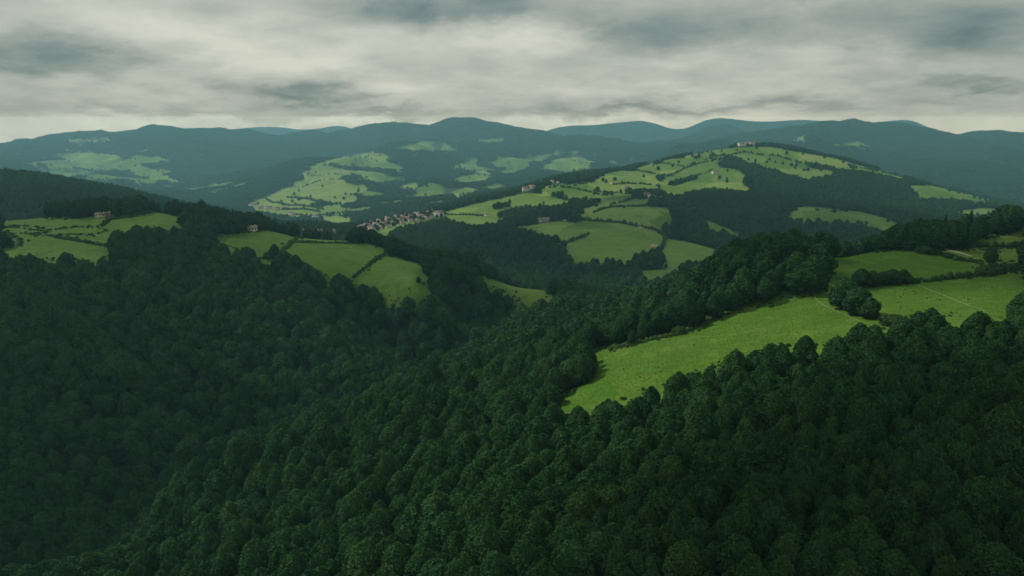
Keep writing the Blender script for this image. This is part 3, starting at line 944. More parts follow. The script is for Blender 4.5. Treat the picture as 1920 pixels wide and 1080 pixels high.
# valley floor left of the village
VF = 'houses on the valley floor'
for u, v, w, wm, rm, lab in [(566, 437, 7, 2, 1, 'stone house at the left end of the valley floor row'), (582, 437, 9, 1, 1, 'ochre barn-like house in the valley floor row'),
                             (600, 438, 8, 2, 2, 'brown roofed stone house in the middle of the valley floor row'), (624, 438, 10, 1, 1, 'ochre house at the right end of the valley floor row')]:
    house('cottage', lab, VF, u, v, 850, 1350, w, 7, 4.5, 4, wm, rm, 2, .45, 'house')
CF = 'farms at the foot of the sunlit hill'
for u, v, w, wm, lab in [(474, 387, 26, 0, 'cream farm at the left foot of the sunlit hill'), (489, 391, 18, 2, 'stone farm right of the cream one at the foot of the sunlit hill'),
                         (503, 392, 24, 0, 'long pale farm in the hedged strip of the sunlit hill'), (520, 393, 16, 1, 'ochre barn by the hedge corner of the sunlit hill'),
                         (546, 403, 22, 3, 'white farm lowest on the sunlit hill'), (592, 408, 16, 0, 'small cream house at the wood edge below the sunlit hill')]:
    house('farmhouse', lab, CF, u, v, 1800, 3000, w, 11, 7, 8, wm, 0, 0, .5, 'farm')
FR = 'far hillside hamlet on the right'
for k, (u, v, w) in enumerate([(1484, 264, 22), (1491, 265, 24), (1499, 265, 30), (1508, 267, 46), (1517, 267, 40), (1526, 271, 26)]):
    house('farmhouse', 'pale building, number %s from the left in the far right hillside hamlet' % ('one', 'two', 'three', 'four', 'five', 'six')[k], FR, u, v, 3900, 5400, w * .7, 12, 7, 6, 2 if k % 2 else 0, 1, 0, .45, 'house')
FL = 'far hillside hamlet on the left'
for k, (u, v, w) in enumerate([(122, 264, 34), (138, 266, 28), (166, 265, 30), (181, 266, 26), (193, 267, 36), (125, 283, 26)]):
    house('farmhouse', 'pale building, number %s from the left in the far left hillside hamlet' % ('one', 'two', 'three', 'four', 'five', 'six')[k], FL, u, v, 3600, 5600, w * .7, 13, 8, -6, 2 if k % 2 else 0, 1, 0, .45, 'house')

lone(298, 392, 560, 760, 10.5, 'lone dark pointed conifer on the left ridge crest', 'conifer', 1.15)
lone(1435, 319, 1850, 2250, 16, 'dark pointed conifer at the lower wood edge of the high pasture', 'conifer', 1.2)
lone(515, 480, 480, 600, 9, 'dark tree at the lower end of the hedge on the left ridge', 'tree', .9)
lone(505, 483, 470, 590, 5, 'low bush left of the dark tree at the hedge end', 'bush', 1.3)
lone(785, 531, 460, 600, 5, 'little dark tree standing in the middle left pasture', 'tree', .95)
lone(793, 534, 460, 600, 2.2, 'small bush beside the little dark pasture tree', 'bush', 1.2)
lone(1185, 646, 270, 340, 6.5, 'light green round tree at the upper edge of the bright meadow', 'tree', .95)
lone(1275, 628, 270, 345, 4.0, 'rounded pale bush where the bright meadow edge meets the wood', 'bush', 1.2)
lone(1583, 578, 230, 340, 13.0, 'tallest tree of the dark clump at the head of the bright meadow', 'tree', 1.3)
lone(1607, 590, 225, 330, 11.5, 'middle tree of the dark clump at the head of the bright meadow', 'tree', 1.4)
lone(1628, 596, 220, 330, 7.5, 'lowest right tree of the dark clump at the head of the bright meadow', 'tree', 1.5)
lone(1676, 609, 210, 320, 4.0, 'spreading bush right of the dark clump of trees', 'bush', 1.7)
lone(1857, 494, 330, 470, 9.0, 'round tree beside the gravel track on the right', 'tree', .95)
lone(1545, 507, 310, 430, 6.5, 'small tree at the left corner of the upper right meadow', 'tree', .9)
lone(1912, 612, 190, 300, 12.0, 'big dark tree cut by the right edge of the photo', 'tree', 1.05)
for u, v, h, w, lab in [(1613, 537, 7.5, 1.55, 'leftmost tree of the row between the two right meadows'), (1634, 536, 6.5, 1.55, 'second tree of the row between the two right meadows'),
                        (1654, 534, 7, 1.55, 'third tree of the row between the two right meadows'), (1674, 533, 6.5, 1.55, 'fourth tree of the row between the two right meadows'),
                        (1692, 531, 6, 1.55, 'rightmost tree of the row between the two right meadows')]:
    lone(u, v, 280, 400, h, lab, 'tree', w)
for u, v, h, w, lab in [(1713, 531, 2.6, 1.6, 'low bush right of the tree row between the right meadows'), (1845, 517, 5.0, 1.3, 'left bush of the thicket below the gravel track'),
                        (1864, 514, 5.5, 1.3, 'second bush of the thicket below the gravel track'), (1884, 510, 4.5, 1.4, 'third bush of the thicket below the gravel track'),
                        (1902, 506, 3.6, 1.4, 'right bush of the thicket below the gravel track'), (1733, 475, 5.0, 1.3, 'left bush at the head of the gravel track'),
                        (1750, 476, 4.0, 1.3, 'right bush at the head of the gravel track'), (1778, 483, 3.0, 1.2, 'lone bush just below the gravel track')]:
    lone(u, v, 290, 460, h, lab, 'bush', w)
for u, v, h, lab in [(1398, 346, 22, 'left tree of the big round clump beside the high pasture'), (1405, 347, 24, 'right tree of the big round clump beside the high pasture'),
                     (928, 392, 13, 'leftmost tree of the small grove in the lower pasture'), (934, 391, 15, 'tallest tree of the small grove in the lower pasture'),
                     (941, 390, 12, 'third tree of the small grove in the lower pasture'), (948, 388, 13, 'fourth tree of the small grove in the lower pasture'),
                     (1120, 359, 12, 'single tree on the pasture right of the round wood'), (1290, 373, 9, 'dark bush-like tree on the mid-slope pasture bank')]:
    lone(u, v, 1200, 2000, h, lab, 'tree', 1.1)


def hedge(line, d0, d1, h, label, width=1.0, step=.55, leaf=.30):
    r = np.random.default_rng(len(line) * 31 + int(line[0][0]))
    pts = np.array([hit(u, v, d0, d1) for u, v in line])
    seg = np.linalg.norm(np.diff(pts, axis=0), axis=1); cum = np.concatenate([[0], np.cumsum(seg)])
    q = np.arange(0, cum[-1], h * step)
    X = np.interp(q, cum, pts[:, 0]); Y = np.interp(q, cum, pts[:, 1])
    X = X + r.normal(size=len(q)) * h * .10; Y = Y + r.normal(size=len(q)) * h * .10
    Z = ground(X, Y)
    cx, cy_, cz = X.mean(), Y.mean(), Z.min()
    vs, ts, off = [], [], 0
    npb = int(np.clip(60 * (h / leaf / 10) ** 2, 24, 260))
    for x, y, z in zip(X, Y, Z):
        k = r.uniform(.45, 1.35)
        if step > .7 and r.uniform() < .3:
            continue
        v, t = crown(int(r.integers(1e6)), npb, leaf, H=h, Rad=h * .55 * width, low=.0, nl=4, core=True)
        v = v * np.array([1, 1, k]) + np.array([x - cx, y - cy_, z - cz - .2])
        vs.append(v); ts.append(t + off); off += len(v)
        KEEP_OUT.append((x, y, h * .5 + 2.0))
    o = link('hedge', mesh_np('hedge', np.concatenate(vs), np.concatenate(ts), [LEAF2]))
    o.location = (cx, cy_, cz)
    tag(o, label, 'hedge', 'field hedges')


hedge([(103, 446), (140, 452), (180, 459), (214, 466)], 440, 560, 2.2, 'straight dark hedge between the two pastures at the far left')
hedge([(194, 424), (207, 412), (250, 407), (290, 398)], 520, 680, 2.4, 'hedge curving up to the lone conifer on the left ridge')
hedge([(555, 449), (541, 461), (528, 473), (521, 478)], 470, 660, 3.0, 'thick hedge running down to the dark tree on the left ridge', 1.1)
hedge([(556, 455), (600, 456), (655, 457)], 560, 720, 2.0, 'thin hedge along the top of the large left pasture')
hedge([(721, 479), (702, 490), (686, 502), (662, 521)], 470, 660, 2.4, 'dark hedge dividing the two large left pastures')
hedge([(1735, 529), (1765, 525), (1800, 521), (1836, 517)], 280, 400, 3.4, 'low hedge along the top of the right meadow')
hedge([(1780, 464), (1820, 463), (1870, 463), (1922, 462)], 330, 480, 3.2, 'hedge above the gravel track at the right edge')
hedge([(1790, 488), (1815, 490), (1843, 495)], 310, 430, 2.2, 'short hedge under the gravel track')
hedge([(1150, 654), (1200, 644), (1250, 632), (1300, 618)], 280, 345, 2.0, 'bramble bank along the upper edge of the bright meadow', 1.4)
hedge([(1065, 410), (1110, 415), (1160, 418), (1195, 425), (1233, 432)], 1000, 1300, 6.0, 'bushy hedge between the two big pastures of the middle hill', 1.0, .6, .6)
hedge([(1113, 399), (1160, 388), (1215, 385)], 1150, 1500, 4.5, 'hedge along the top of the upper big pasture of the middle hill', 1.0, .7, .6)
hedge([(832, 402), (870, 403), (915, 405)], 1200, 1560, 4.0, 'hedge between the lower pastures beside the village', 1.0, .7, .6)
hedge([(1147, 384), (1165, 380), (1190, 372)], 1200, 1600, 5.0, 'short bushy hedge below the mid-slope farm cluster', 1.0, .8, .6)
hedge([(500, 374), (530, 384), (580, 388), (607, 393)], 2000, 3000, 7.0, 'upper hedge across the sunlit hill pastures', 1.0, .7, 1.2)
hedge([(530, 393), (573, 393), (600, 398)], 1900, 2800, 7.0, 'lower hedge across the sunlit hill pastures', 1.0, .7, 1.2)
hedge([(540, 371), (580, 374), (613, 382), (634, 384)], 2000, 3100, 9.0, 'thick hedge in the middle of the sunlit hill', 1.0, .7, 1.2)
hedge([(1253, 347), (1290, 334), (1335, 318)], 1600, 2300, 5.0, 'broken hedge on the rim of the high pasture', .9, 1.3, .8)
hedge([(1040, 348), (1062, 352), (1100, 344)], 1500, 2000, 5.0, 'hedge on the skyline pasture of the middle hill', 1.0, 1.0, .8)

HM = [
 ([(1234, 434), (1247, 448), (1243, 462), (1236, 474)], 850, 1250, 6, 'bushy line between the two lowest big pastures of the middle hill'),
 ([(1064, 455), (1090, 446), (1105, 438)], 900, 1250, 5, 'short hedge jutting into the lowest big pasture of the middle hill'),
 ([(1020, 353), (1045, 351), (1075, 353), (1110, 361), (1145, 368)], 1350, 2000, 5, 'hedge below the skyline hamlet pasture of the middle hill'),
 ([(1107, 357), (1140, 362), (1175, 364), (1200, 356)], 1350, 2000, 5, 'hedge under the long brown shed on the middle hill'),
 ([(1190, 318), (1225, 326), (1262, 331)], 1600, 2400, 6, 'hedge slanting below the skyline belt of the middle hill'),
 ([(1233, 305), (1260, 309), (1283, 313)], 1700, 2450, 6, 'short hedge on the upper skyline pasture'),
 ([(1250, 331), (1283, 316), (1310, 307), (1345, 298)], 1600, 2450, 6, 'long hedge climbing the rounded shoulder of the middle hill'),
 ([(1395, 285), (1430, 291), (1460, 293), (1510, 309)], 1900, 2500, 7, 'hedge crossing the summit pasture under the manor'),
 ([(1393, 286), (1360, 291), (1320, 301)], 1900, 2500, 6, 'hedge left of the summit pasture under the manor'),
 ([(1150, 346), (1175, 344), (1205, 345), (1235, 349)], 1450, 2100, 6, 'bushy hedge above the mid-slope farm cluster'),
 ([(1590, 310), (1620, 316), (1660, 325), (1692, 333)], 1900, 2500, 6, 'scrubby hedge along the pale ridge strip on the right of the middle hill'),
 ([(560, 353), (600, 339), (650, 336)], 2000, 4600, 6, 'hedge halfway up the sunlit hill'),
 ([(575, 331), (620, 326), (655, 331)], 2200, 4700, 6, 'upper hedge of the sunlit hill'),
 ([(617, 307), (650, 318), (690, 312), (722, 320)], 2300, 4800, 6, 'hedge just under the crest of the sunlit hill'),
 ([(655, 396), (600, 405), (550, 403)], 1700, 3000, 7, 'lowest hedge of the sunlit hill'),
]
for ln, a0, a1, hh, lab in HM:
    hedge(ln, a0, a1, hh, lab, 1.0, .85 if a1 < 2600 else 1.2, .6 if a1 < 2600 else 1.2)

# ------------------------------------------------------------------ tracks
def strip(name, line, d0, d1, w, m, lift=.06):
    pts = np.array([hit(u, v, d0, d1) for u, v in line])
    seg = np.linalg.norm(np.diff(pts, axis=0), axis=1); cum = np.concatenate([[0], np.cumsum(seg)])
    q = np.linspace(0, cum[-1], max(8, int(cum[-1] / 1.5)))
    X = np.interp(q, cum, pts[:, 0]); Y = np.interp(q, cum, pts[:, 1])
    tx, ty = np.gradient(X), np.gradient(Y); l = np.hypot(tx, ty); nx, ny = -ty / l, tx / l
    ww = w * (1 + .2 * np.sin(q * .7))
    V = []
    for s in (-.5, 0, .5):
        x = X + nx * ww * s; y = Y + ny * ww * s
        V.append(np.stack([x, y, ground(x, y) + lift + .05 * (s == 0)], 1))
    k = len(q)
    V = np.concatenate(V)
    Q = [(a * k + i, a * k + i + 1, (a + 1) * k + i + 1, (a + 1) * k + i) for a in range(2) for i in range(k - 1)]
    o = link(name, mesh_np(name, V, Q, [m])); o['kind'] = 'structure'
    for x, y in zip(X[::3], Y[::3]):
        KEEP_OUT.append((x, y, w + 4))


strip('road', [(1757, 468), (1770, 469), (1790, 472), (1806, 476), (1822, 481)], 330, 470, 2.2, TRACK, .15)
strip('path', [(1868, 492), (1875, 497), (1878, 501)], 320, 450, 2.0, TRACK, .15)
strip('path', [(1720, 534), (1750, 546), (1783, 560), (1815, 572), (1850, 584)], 220, 340, .55, WORN, .05)
strip('path', [(1527, 556), (1540, 570), (1565, 582), (1600, 597), (1640, 611)], 220, 340, .6, WORN, .05)


def outcrop(u, v, d0, d1, sx, sy, h, label):
    x, y, z = hit(u, v, d0, d1)
    r = np.random.default_rng(int(u))
    v2, f2 = ico(3)
    nrm = v2.copy()
    V = v2 * (1 + .22 * fbm(v2[:, 0] * 3 + u, v2[:, 1] * 3 + v2[:, 2] * 2, 3, 3))[:, None] * np.array([sx, sy, h])
    o = link('rock_outcrop', mesh_np('rock_outcrop', V, f2, [BARE]))
    o.location = (x, y, z - h * .15)
    tag(o, label, 'outcrop', 'bare earth banks')
    KEEP_OUT.append((x, y, sx + 3)); KEEP_OUT.append((x * .99, y * .99, sx + 3))


outcrop(1228, 462, 850, 1150, 7, 4, 2.6, 'bare earth bank between the two big pastures of the middle hill')
outcrop(1200, 427, 1000, 1300, 6, 3, 1.8, 'small bare bank in the bushy hedge of the middle hill')
outcrop(1060, 414, 1050, 1350, 5, 3, 1.8, 'bare bank at the left end of the bushy hedge')
#@@OBJ_END@@

# forest
parts = [scatter(76, 150, 4.7, 21), scatter(150, 210, 5.4, 26), scatter(210, 300, 6.3, 24), scatter(300, 800, 7.7, 25)]
X1, Y1, Z1 = [np.concatenate([q[i] for q in parts]) for i in range(3)]
m = forest_only(X1, Y1, Z1, (4.0, 7.0, 10.0), 3.0) & clear_of(X1, Y1)
X1, Y1, Z1 = X1[m], Y1[m], Z1[m]
X2, Y2, Z2 = scatter(800, 2650, 8.8, 22)
m = (forest_only(X2, Y2, Z2, (4.0, 8.0), 4.0) | ((rng.uniform(size=len(X2)) < np.where(Y2 < 1250, 0., np.where(fbm(X2 / 70., Y2 / 50., 6, 3) > .5, .035, .002))))) & clear_of(X2, Y2)
X2, Y2, Z2 = X2[m], Y2[m], Z2[m]
X3, Y3, Z3 = scatter(2650, 9300, 38.0, 23)
m = forest_only(X3, Y3, Z3, (5.0,), 17.0, .9)
X3, Y3, Z3 = X3[m], Y3[m], Z3[m]

# lone field trees and hedge oaks on the sunlit hill
XF, YF, ZF = scatter(2000, 4700, 15.0, 27)
q_ = (field_id(XF, YF, ZF) >= 0) & (rng.uniform(size=len(XF)) < np.where(fbm(XF / 120., YF / 60., 5, 3) > .35, .06, .004))
XF, YF, ZF = XF[q_], YF[q_], ZF[q_]
X2 = np.concatenate([X2, XF]); Y2 = np.concatenate([Y2, YF]); Z2 = np.concatenate([Z2, ZF])


def sizes(X, Y, r):
    stand = fbm(X / 45., Y / 45., 77, 2)
    return np.clip(1.0 + .10 * stand + r.normal(size=len(X)) * .20, .5, 1.55)


STAND = np.interp(Y1, [100, 200, 300, 400, 560, 700, 800], [.60, .80, 1.02, 1.14, 1.15, .9, .85])
S1 = sizes(X1, Y1, rng) * STAND; S2 = sizes(X2, Y2, rng) * .86
# the ones that show largest become single trees
uu, vv = project(X1, Y1, Z1 + 7)
inframe = (uu > 10) & (uu < 1910) & (vv > 200) & (vv < 1065) & visible(X1, Y1, Z1, 11.0)
sz = np.where(inframe, S1 / np.sqrt(X1 ** 2 + Y1 ** 2 + Z1 ** 2), 0)
order = np.argsort(-sz)
N_SINGLE = 262
single = order[:N_SINGLE]
rest = np.setdiff1d(np.arange(len(X1)), single)
if os.environ.get('DBG'):
    print('TREES', len(X1), len(X2), len(X3), 'single max dist', np.hypot(X1, Y1)[single].max())


def single_label(u, v):
    cu = ['far left', 'left', 'middle', 'right', 'far right'][min(4, int(u // 384))]
    v0 = min(vv[single]); q = (v - v0) / (1080 - v0)
    row = 'upper' if q < .36 else 'second' if q < .6 else 'third' if q < .8 else 'bottom'
    return cu, row


for k in single:
    u, v = float(uu[k]), float(vv[k])
    cu, row = single_label(u, v)
    o = empty('broadleaf_tree', (X1[k], Y1[k], Z1[k]), rng.uniform(0, 6.283), float(S1[k]))
    o.scale = (S1[k] * rng.uniform(.9, 1.12), S1[k] * rng.uniform(.9, 1.12), S1[k] ** .7 * rng.uniform(.92, 1.12))
    tag(o, 'dark green broadleaf tree crowded in the near forest, %s row, %s of the photo' % (row, cu), 'tree',
        'near forest trees, %s row, %s' % (row, cu))
    link('crown', CROWN_HI[int(rng.integers(NV))], o)
    link('trunk', TRUNKS[int(rng.integers(3))], o)


def proto_collection(name, meshes):
    c = bpy.data.collections.new(name)
    for i, me in enumerate(meshes):
        o = bpy.data.objects.new('%s_%02d' % (name, i), me)
        c.objects.link(o)
    return c


def instancer(name, label, cat, X, Y, Z, S, ROT, IDX, coll):
    me = bpy.data.meshes.new(name)
    me.vertices.add(len(X)); me.vertices.foreach_set('co', np.stack([X, Y, Z], 1).astype(np.float32).ravel())
    a = me.attributes.new('size', 'FLOAT_VECTOR', 'POINT'); a.data.foreach_set('vector', S.astype(np.float32).ravel())
    a = me.attributes.new('turn', 'FLOAT_VECTOR', 'POINT'); a.data.foreach_set('vector', ROT.astype(np.float32).ravel())
    a = me.attributes.new('pick', 'INT', 'POINT'); a.data.foreach_set('value', IDX.astype(np.int32))
    o = link(name, me)
    tag(o, label, cat, None, 'stuff')
    ng = bpy.data.node_groups.new(name, 'GeometryNodeTree')
    ng.interface.new_socket('Geometry', in_out='INPUT', socket_type='NodeSocketGeometry')
    ng.interface.new_socket('Geometry', in_out='OUTPUT', socket_type='NodeSocketGeometry')
    N = ng.nodes
    gi = N.new('NodeGroupInput'); go = N.new('NodeGroupOutput')
    ci = N.new('GeometryNodeCollectionInfo'); ci.inputs['Collection'].default_value = coll
    ci.inputs['Separate Children'].default_value = True; ci.inputs['Reset Children'].default_value = True
    ip = N.new('GeometryNodeInstanceOnPoints'); ip.inputs['Pick Instance'].default_value = True

    def attr(nm, typ):
        q = N.new('GeometryNodeInputNamedAttribute'); q.data_type = typ; q.inputs[0].default_value = nm
        return q.outputs[0]
    er = N.new('FunctionNodeEulerToRotation')
    L = ng.links
    L.new(gi.outputs[0], ip.inputs['Points']); L.new(ci.outputs[0], ip.inputs['Instance'])
    L.new(attr('pick', 'INT'), ip.inputs['Instance Index'])
    L.new(attr('turn', 'FLOAT_VECTOR'), er.inputs[0]); L.new(er.outputs[0], ip.inputs['Rotation'])
    L.new(attr('size', 'FLOAT_VECTOR'), ip.inputs['Scale'])
    L.new(ip.outputs[0], go.inputs[0])
    md = o.modifiers.new('trees', 'NODES'); md.node_group = ng
    return o


def forest_all():
    coll = proto_collection('forest_kinds', CROWN_HI + CROWN_MD + CROWN_LO + [CONE])
    nh, nm, nl = len(CROWN_HI), len(CROWN_MD), len(CROWN_LO)
    Xa = np.concatenate([X1[rest], X2]); Ya = np.concatenate([Y1[rest], Y2]); Za = np.concatenate([Z1[rest], Z2])
    Sa = np.concatenate([S1[rest], S2])
    n = len(Xa)
    dist = np.hypot(Xa, Ya)
    pick = np.where(dist < 330, rng.integers(0, nh, n), np.where(dist < 1300, nh + rng.integers(0, nm, n), nh + nm + rng.integers(0, nl, n)))
    pick = np.where((rng.uniform(size=n) < .035) & (dist < 900) & (dist > 340), nh + nm + nl, pick)
    S = np.stack([Sa * rng.uniform(.9, 1.12, n), Sa * rng.uniform(.9, 1.12, n), Sa ** .7 * rng.uniform(.9, 1.12, n)], 1)
    ROT = np.stack([np.zeros(n), np.zeros(n), rng.uniform(0, 6.283, n)], 1)
    instancer('forest', 'dense dark green broadleaf forest covering the valley slopes and hills', 'forest', Xa, Ya, Za, S, ROT, pick, coll)
    c2 = proto_collection('woodland_kinds', CLUMPS)
    n = len(X3)
    e = 20.0
    gx = (ground(X3 + e, Y3) - ground(X3 - e, Y3)) / (2 * e); gy = (ground(X3, Y3 + e) - ground(X3, Y3 - e)) / (2 * e)
    S = np.ones((n, 3)) * rng.uniform(.95, 1.1, n)[:, None]
    ROT = np.stack([np.arctan(gy), -np.arctan(gx), np.zeros(n)], 1)
    instancer('woodland', 'far blue green woodland covering the mountains beyond the valley', 'woodland', X3, Y3, Z3, S, ROT, rng.integers(0, len(CLUMPS), n), c2)


forest_all()


def undergrowth():
    X, Y, Z = scatter(150, 720, 2.6, 31)
    f0 = field_id(X, Y, Z)
    near = np.zeros(len(X), bool)
    for dx, dy in ((4.5, 0), (-4.5, 0), (0, 4.5), (0, -4.5), (3, 3), (-3, -3), (3, -3), (-3, 3)):
        f = field_id(X + dx, Y + dy, ground(X + dx, Y + dy))
        near |= (f >= 0) != (f0 >= 0)
    r = np.random.default_rng(77)
    p = r.uniform(size=len(X))
    margin = near & (((f0 < 0) & (p < .75)) | ((f0 >= 0) & (p < .05)))
    inside = (f0 >= 0) & ~near & (fbm(X / 18., Y / 18., 55, 3) > .55) & (p < .15)
    k = margin | inside
    X, Y, Z, ins = X[k], Y[k], Z[k], inside[k]
    n = len(X)
    sc_ = np.where(ins, r.uniform(.05, .13, n), r.uniform(.12, .36, n) * np.interp(Y, [200, 600], [.85, 1.2]))
    S = np.stack([sc_ * r.uniform(1, 1.6, n), sc_ * r.uniform(1, 1.6, n), sc_ * r.uniform(.7, 1.1, n)], 1)
    ROT = np.stack([np.zeros(n), np.zeros(n), r.uniform(0, 6.28, n)], 1)
    low = [mesh_np('scrub', *crown(900 + i, 420, .55, H=3.2, Rad=2.4, low=.0, nl=7, rag=.2), [LEAF2]) for i in range(4)]
    instancer('undergrowth', 'low scrub and brambles along the meadow margins', 'undergrowth', X, Y, Z - .05, S, ROT, r.integers(0, 4, n), proto_collection('scrub_kinds', low))


undergrowth()


def tufts():
    X, Y, Z = scatter(165, 430, 1.35, 41)
    f0 = field_id(X, Y, Z)
    k = (f0 >= 0) & (fbm(X / 9., Y / 9., 19, 3) > -.75)
    for x, y, q in KEEP_OUT:
        if q < 7 and y < 440:
            k &= (X - x) ** 2 + (Y - y) ** 2 > .6
    X, Y, Z = X[k], Y[k], Z[k]
    n = len(X); r = np.random.default_rng(8)
    gm = leaf_material('meadow_grass', (.036, .092, .008), (.060, .124, .012), (.085, .135, .022))
    pro = []
    for i in range(5):
        q = np.random.default_rng(60 + i); m_ = 26
        P = np.stack([q.normal(size=m_) * .35, q.normal(size=m_) * .35, q.uniform(.02, .22, m_)], 1)
        N = q.normal(size=(m_, 3)) * .45 + np.array([0, 0, 1.4]); N /= np.linalg.norm(N, axis=1)[:, None]
        pro.append(mesh_np('tuft', *leaves(P, N, .26, q), [gm]))
    S = np.stack([r.uniform(.4, .8, n), r.uniform(.4, .8, n), r.uniform(.15, .45, n)], 1)
    ROT = np.stack([np.zeros(n), np.zeros(n), r.uniform(0, 6.28, n)], 1)
    instancer('grass', 'short tufted pasture grass on the near meadows', 'grass', X, Y, Z, S, ROT, r.integers(0, 5, n), proto_collection('grass_kinds', pro))


tufts()

# ------------------------------------------------------------------ haze
def haze():
    x0, x1, y0, y1 = -9500., 9500., -9500., 9500.
    z0, z1 = float(Zg.min()) - 1.0, float(max(Zg.max() + 16, 6.0))
    V = [(x, y, z) for z in (z0, z1) for x, y in ((x0, y0), (x1, y0), (x1, y1), (x0, y1))]
    Q = [(0, 3, 2, 1), (4, 5, 6, 7), (0, 1, 5, 4), (1, 2, 6, 5), (2, 3, 7, 6), (3, 0, 4, 7)]
    m, nt, out = mat('haze_air')
    pv = nt.nodes.new('ShaderNodeVolumePrincipled')
    pv.inputs['Color'].default_value = HAZE_COL
    pv.inputs['Density'].default_value = HAZE_DEN
    pv.inputs['Anisotropy'].default_value = .2
    nt.links.new(pv.outputs[0], out.inputs['Volume'])
    o = link('haze', mesh_np('haze', V, Q, [m]))
    o['kind'] = 'stuff'


HAZE_COL = C(.31, .66, .79)
HAZE_DEN = 0.88e-4
haze()

# ------------------------------------------------------------------ sky and sun
SUN_AZ, SUN_EL = R(-60), R(46)          # front left, fairly high
SUN_STRENGTH, SUN_ANGLE = 4.2, R(2)
ZENITH = 1.45


def sky():
    w = bpy.data.worlds.new('World'); sc.world = w
    w.use_nodes = True
    nt = w.node_tree; nt.nodes.clear()
    b = NB(nt)
    out = b.new('ShaderNodeOutputWorld')
    tc = b.new('ShaderNodeTexCoord')
    sp = b.new('ShaderNodeSeparateXYZ'); b.put(sp.inputs[0], tc.outputs['Generated'])
    x, y, z = sp.outputs
    zz = b.m('MAXIMUM', z, 0.0)
    k = b.m('DIVIDE', 1.0, b.m('ADD', zz, .24))
    px, py = b.m('MULTIPLY', x, k), b.m('MULTIPLY', y, k)
    pv = b.comb(px, py, 0.0)
    n1 = b.noise(pv, 1.1, 4, .45, .2)
    n2 = b.noise(pv, 2.8, 4, .5, .3)
    warp = b.noise(pv, 3.2, 5, .6)
    warp2 = b.noise(b.comb(py, px, 3.0), 3.2, 5, .6)
    az = b.m('ADD', b.m('ARCTAN2', x, y), b.m('MULTIPLY', b.m('SUBTRACT', warp, .5), .22))
    el = b.m('ADD', b.m('ARCSINE', z), b.m('MULTIPLY', b.m('SUBTRACT', warp2, .5), .06))
    n3 = b.noise(b.comb(b.m('MULTIPLY', b.m('ARCTAN2', x, y), 5.5), b.m('MULTIPLY', b.m('ARCSINE', z), 15.0), 0.0), 1.0, 6, .55, .6)
    val = b.m('ADD', b.m('MULTIPLY', b.m('SUBTRACT', n1, .5), .75), b.m('MULTIPLY', b.m('SUBTRACT', n2, .5), .8))
    val = b.m('ADD', val, b.m('MULTIPLY', b.m('SUBTRACT', n3, .5), 1.15))
    n4 = b.noise(b.comb(b.m('MULTIPLY', az, 13.0), b.m('MULTIPLY', el, 42.0), 5.0), 1.0, 6, .6, .4)
    val = b.m('ADD', val, b.m('MULTIPLY', b.m('SUBTRACT', n4, .5), .36))
    # single clouds of this sky: picture position, half sizes, how much lighter or darker
    for u, v, su, sv, am in SKYB:
        d = ray(u, v)
        a0 = math.atan2(d[0], d[1]); e0 = math.atan2(d[2], math.hypot(d[0], d[1]))
        sa, se = su / F, sv / F
        q = b.m('ADD', b.m('POWER', b.m('ABSOLUTE', b.m('DIVIDE', b.m('SUBTRACT', az, a0), sa)), 2.0),
                b.m('POWER', b.m('ABSOLUTE', b.m('DIVIDE', b.m('SUBTRACT', el, e0), se)), 2.0))
        g = b.m('MULTIPLY', b.m('POWER', 2.71828, b.m('MULTIPLY', q, -1.0)), am)
        val = b.m('ADD', val, g)
    f = b.ramp(val, -1.02, .62)
    col = b.mix(f, C(.120, .195, .198), C(.665, .672, .575))
    mid = b.mix(f, C(0, 0, 0), C(0, 0, 0))
    # overcast sky grows brighter towards the zenith
    up = b.m('ADD', 1.0, b.m('MULTIPLY', b.ramp(z, .22, .75), ZENITH - 1.0))
    path = b.m('MINIMUM', b.m('DIVIDE', HAZE_TOP, b.m('MAXIMUM', z, 1e-4)), b.m('DIVIDE', 9500.0, b.m('MAXIMUM', b.m('ABSOLUTE', x), b.m('ABSOLUTE', y))))
    tr = b.m('POWER', 2.71828, b.m('MULTIPLY', path, -HAZE_DEN))
    hz = b.m('MINIMUM', b.m('DIVIDE', 1.0, tr), 4.0)
    air = b.m('SUBTRACT', hz, 1.0)
    acol = b.new('ShaderNodeVectorMath', operation='SCALE'); acol.inputs[0].default_value = AIRLIGHT; b.put(acol.inputs['Scale'], air)
    csc = b.new('ShaderNodeVectorMath', operation='SCALE'); b.put(csc.inputs[0], col); b.put(csc.inputs['Scale'], b.m('MULTIPLY', up, hz))
    dif = b.new('ShaderNodeVectorMath', operation='SUBTRACT'); b.put(dif.inputs[0], csc.outputs[0]); b.put(dif.inputs[1], acol.outputs[0])
    pos = b.new('ShaderNodeVectorMath', operation='MAXIMUM'); b.put(pos.inputs[0], dif.outputs[0]); pos.inputs[1].default_value = (.03, .03, .03)
    bg1 = b.new('ShaderNodeBackground'); b.put(bg1.inputs[0], pos.outputs[0]); bg1.inputs[1].default_value = 1.0
    st = b.new('ShaderNodeTexSky', sky_type='NISHITA', sun_disc=False)
    st.sun_elevation = SUN_EL; st.sun_rotation = SUN_AZ
    bg2 = b.new('ShaderNodeBackground'); nt.links.new(st.outputs[0], bg2.inputs[0]); bg2.inputs[1].default_value = .06
    mx = b.new('ShaderNodeMixShader'); mx.inputs[0].default_value = .93
    nt.links.new(bg2.outputs[0], mx.inputs[1]); nt.links.new(bg1.outputs[0], mx.inputs[2])
    nt.links.new(mx.outputs[0], out.inputs[0])
    w.cycles.sampling_method = 'MANUAL'; w.cycles.sample_map_resolution = 512
    ld = bpy.data.lights.new('sun', 'SUN'); ld.energy = SUN_STRENGTH; ld.angle = SUN_ANGLE; ld.color = (1.0, .95, .84)
    lo = bpy.data.objects.new('sun', ld); COL.objects.link(lo)
